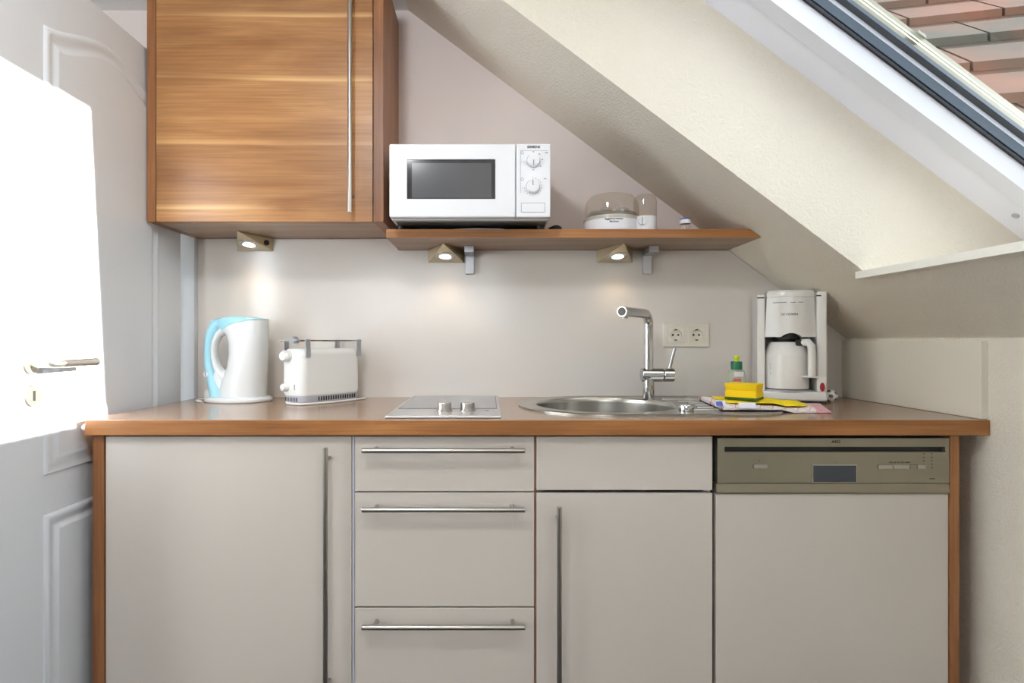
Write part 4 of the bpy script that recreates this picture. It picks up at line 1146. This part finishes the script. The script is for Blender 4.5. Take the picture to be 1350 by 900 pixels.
def cloth(name, mat, corners, nu, nv, thick, zfun, label, cat, uv=None):
    """soft folded sheet over a quad on the worktop; zfun(u, v) -> height of the top"""
    bm = bmesh.new(); uvl = bm.loops.layers.uv.new('UVMap')
    P = [Vector(c) for c in corners]
    T, B = [], []
    for i in range(nu + 1):
        t_, b_ = [], []
        for j in range(nv + 1):
            u_, v_ = i / nu, j / nv
            p = (P[0] * (1 - u_) + P[1] * u_) * (1 - v_) + (P[3] * (1 - u_) + P[2] * u_) * v_
            z = zfun(u_, v_, p); e = min(1, 9 * min(u_, 1 - u_, v_ * .6, (1 - v_) * .6) + .25) ** .5
            t_.append(bm.verts.new((p.x, p.y, z[0] + (z[1]) * e))); b_.append(bm.verts.new((p.x, p.y, z[0])))
        T.append(t_); B.append(b_)

    def face(vs, uvs):
        f = bm.faces.new(vs)
        for l_, q in zip(f.loops, uvs): l_[uvl].uv = q
    uvp = lambda i, j: (i / nu * .4, j / nv * .1)
    for i in range(nu):
        for j in range(nv):
            face((T[i][j], T[i + 1][j], T[i + 1][j + 1], T[i][j + 1]), (uvp(i, j), uvp(i + 1, j), uvp(i + 1, j + 1), uvp(i, j + 1)))
            face((B[i][j], B[i][j + 1], B[i + 1][j + 1], B[i + 1][j]), (uvp(i, j), uvp(i, j + 1), uvp(i + 1, j + 1), uvp(i + 1, j)))
    for i in range(nu):
        face((B[i][0], B[i + 1][0], T[i + 1][0], T[i][0]), ((i / nu * .4, -.03), ((i + 1) / nu * .4, -.03), uvp(i + 1, 0), uvp(i, 0)))
        face((T[i][nv], T[i + 1][nv], B[i + 1][nv], B[i][nv]), (uvp(i, nv), uvp(i + 1, nv), uvp(i + 1, nv), uvp(i, nv)))
    for j in range(nv):
        face((T[0][j], T[0][j + 1], B[0][j + 1], B[0][j]), (uvp(0, j),) * 4); face((B[nu][j], B[nu][j + 1], T[nu][j + 1], T[nu][j]), (uvp(nu, j),) * 4)
    return tag(link(name, bm, mat, ang=70), label, cat)


ZK = ZT + .0086                                           # top of the drainer ribs
def base_z(p): return ZK if p.x < .80 else max(ZT + .001, ZK - (p.x - .80) * .25)
tow = [(wx(925, 1.73), 1.745, 0), (wx(1096, 1.60), 1.600, 0), (wx(1086, 1.78), 1.80, 0), (wx(921, 1.90), 1.90, 0)]
tow[0] = (wx(952, 1.60), 1.60, 0)
tow[0] = (wx(955, 1.60), 1.61, 0)
cloth('tea_towel', 'towel', tow, 48, 20, .016, lambda u_, v_, p: (base_z(p) + .0003, .0085 + .0025 * sin(9 * u_ + 2 * v_) * (1 - v_) + .0012 * sin(23 * u_ + 3 * v_) + .010 * max(0, 1 - 7 * u_) * v_), 'folded white tea towel with red check lines under the yellow cloth', 'tea towel')
ytop = lambda p: base_z(p) + .0135
yc = [(wx(957, 1.66), 1.66, 0), (wx(1063, 1.655), 1.645, 0), (wx(1052, 1.77), 1.78, 0), (wx(938, 1.83), 1.83, 0)]
cloth('cleaning_cloth', 'ycloth', yc, 40, 18, .012, lambda u_, v_, p: (ytop(p), .005 + .008 * max(0, sin(4.2 * u_ - 1.2 + v_)) * min(1, max(0, (u_ - .42) * 5)) + .0015 * sin(17 * u_ + 5 * v_) * min(1, max(0, (u_ - .4) * 5))), 'yellow cleaning cloth folded under the sponge', 'cloth')
spz = ytop(Vector((.75, 0, 0))) + .0068
SA = radians(-40)
sg = thing('sponge', 'yellow scouring sponge with green pad on the yellow cloth', 'sponge', (wx(981, 1.70), 1.70, spz), SA)
gr = bx(-.044, .044, -.034, .034, .0005, .0075, .001); link('scouring_pad', gr, 'scour', sg, local=True, label='dark green scouring pad')
bm = bmesh.new(); rings = []
for z_, s_ in ((.0076, 1.0), (.021, 1.0), (.0275, .93), (.032, 1.0), (.0445, 1.02), (.046, 1.0)):
    rings.append(rrect(.044 * (1 - (1 - s_) * .6), .034 * s_, .004, z_, 3))
loft(bm, rings); link('foam', bm, 'sponge', sg, local=True, ang=40, label='yellow foam block with finger grooves')
# printed labels of the towel: sewn on, so part of the towel
tw = bpy.data.objects['tea_towel']
def flag(name, mat, px0, px1, py0, py1, Y, parent, lean=.008):
    x0, x1, z0, z1 = wx(px0, Y), wx(px1, Y), wz(py1, Y), wz(py0, Y)
    return link(name, prism([(Y, z0), (Y + lean, z1), (Y + lean + .0012, z1), (Y + .0012, z0)], x0, x1, 'x'), mat, parent, smooth=False)


lw = flag('care_label', 'label_white', 943.5, 957.5, 528.5, 536, 1.615, tw)
flag('print', 'label_blue', 945, 953.5, 529.4, 534.8, 1.6135, lw)
flag('care_label', 'label_white', 975, 997.5, 531, 538, 1.598, tw)

# ================================================================ LIGHT
SUN_D = Vector((-1, .072, -.25))
sd = bpy.data.lights.new('sun', 'SUN'); sd.energy = 46.0; sd.angle = radians(.55); sd.color = (1, .99, .98)
so_ = bpy.data.objects.new('sun', sd); COL.objects.link(so_); so_.rotation_euler = SUN_D.to_track_quat('-Z', 'Y').to_euler(); so_.location = (6, 0, 4)
w = bpy.data.worlds.new('sky'); SC.world = w; w.use_nodes = True; nt = w.node_tree
bg = nt.nodes['Background']
sky = nt.nodes.new('ShaderNodeTexSky'); sky.sky_type = 'NISHITA'; sky.sun_disc = False; sky.sun_elevation = radians(14); sky.sun_rotation = radians(85); sky.altitude = 100; sky.dust_density = 1.5
mixn = nt.nodes.new('ShaderNodeMix'); mixn.data_type = 'RGBA'; mixn.inputs[0].default_value = .96; mixn.inputs[7].default_value = (.965, .985, 1.0, 1)
nt.links.new(sky.outputs[0], mixn.inputs[6]); nt.links.new(mixn.outputs[2], bg.inputs[0]); bg.inputs[1].default_value = 2.9


def area(name, loc, target, sx, sy, power, col=(1, 1, 1), portal=False):
    l = bpy.data.lights.new(name, 'AREA'); l.shape = 'RECTANGLE'; l.size = sx; l.size_y = sy; l.energy = power; l.color = col
    if portal: l.cycles.is_portal = True
    o = bpy.data.objects.new(name, l); COL.objects.link(o); o.location = loc
    o.rotation_euler = (Vector(target) - Vector(loc)).to_track_quat('-Z', 'Y').to_euler(); return o


gl = thing('fill_globe', 'added glass globe for fill light on the flat ceiling above the viewer', 'lamp', (-.45, .38, HC))  # unseen globe, added to brighten the wall and the fronts
bm = bmesh.new(); lathe(bm, [(.0, 0), (.06, 0), (.06, -.02), (.045, -.03), (0, -.03)], (-.45, .38, HC), 32); link('ceiling_rose', bm, 'white', gl)
bm = bmesh.new(); bmesh.ops.create_uvsphere(bm, u_segments=32, v_segments=16, radius=.09, matrix=Matrix.Translation((-.45, .38, HC - .115))); link('globe', bm, 'globe', gl)
ld = bpy.data.lights.new('globe_fill_light', 'POINT'); ld.energy = 28; ld.color = (.96, .985, 1); ld.shadow_soft_size = .09
lo = bpy.data.objects.new('globe_fill_light', ld); COL.objects.link(lo); lo.location = (-.45, .38, HC - .115)
area('window_fill_light', (-.75, YF - .02, 1.65), (-.75, 0, 1.4), 1.8, .74, 8, (.97, .98, 1))  # fill light in the unseen window, added to brighten from behind
c = Vector((.74, -.13, zo(.74, 1.33)))
area('skylight_fill_light', c, c + Vector((-.6, 0, -.8)), .68, .8, 9, (.94, .97, 1))  # added fill light in the unseen second skylight
for ya, yb in ((.83, 1.38), (-.42, .16)):
    ymid = (ya + yb) / 2; c = Vector((.89, ymid, zo(.89, 1.47)))
    o = area('skylight_portal', c, c + Vector((-.6, 0, -.8)), yb - ya, 1.05, 1, portal=True)

# ================================================================ CAMERA + VIEW
cd = bpy.data.cameras.new('camera'); cd.sensor_fit = 'HORIZONTAL'; cd.sensor_width = 36; cd.lens = F / 1350 * 36
cd.shift_x = (675 - CX) / 1350; cd.shift_y = -(450 - CY) / 1350; cd.clip_start = .05
co_ = bpy.data.objects.new('camera', cd); COL.objects.link(co_); co_.location = (0, 0, EYE); co_.rotation_euler = (radians(90), 0, 0)
SC.camera = co_
SC.view_settings.view_transform = 'Standard'; SC.view_settings.look = 'None'; SC.view_settings.gamma = 1; SC.view_settings.use_curve_mapping = False
SC.view_settings.exposure = 0.27
SC.cycles.use_denoising = True
SC.cycles.caustics_reflective = False; SC.cycles.caustics_refractive = False
SC.cycles.max_bounces = 10; SC.cycles.diffuse_bounces = 6; SC.cycles.transparent_max_bounces = 16
SC.cycles.sample_clamp_indirect = 8
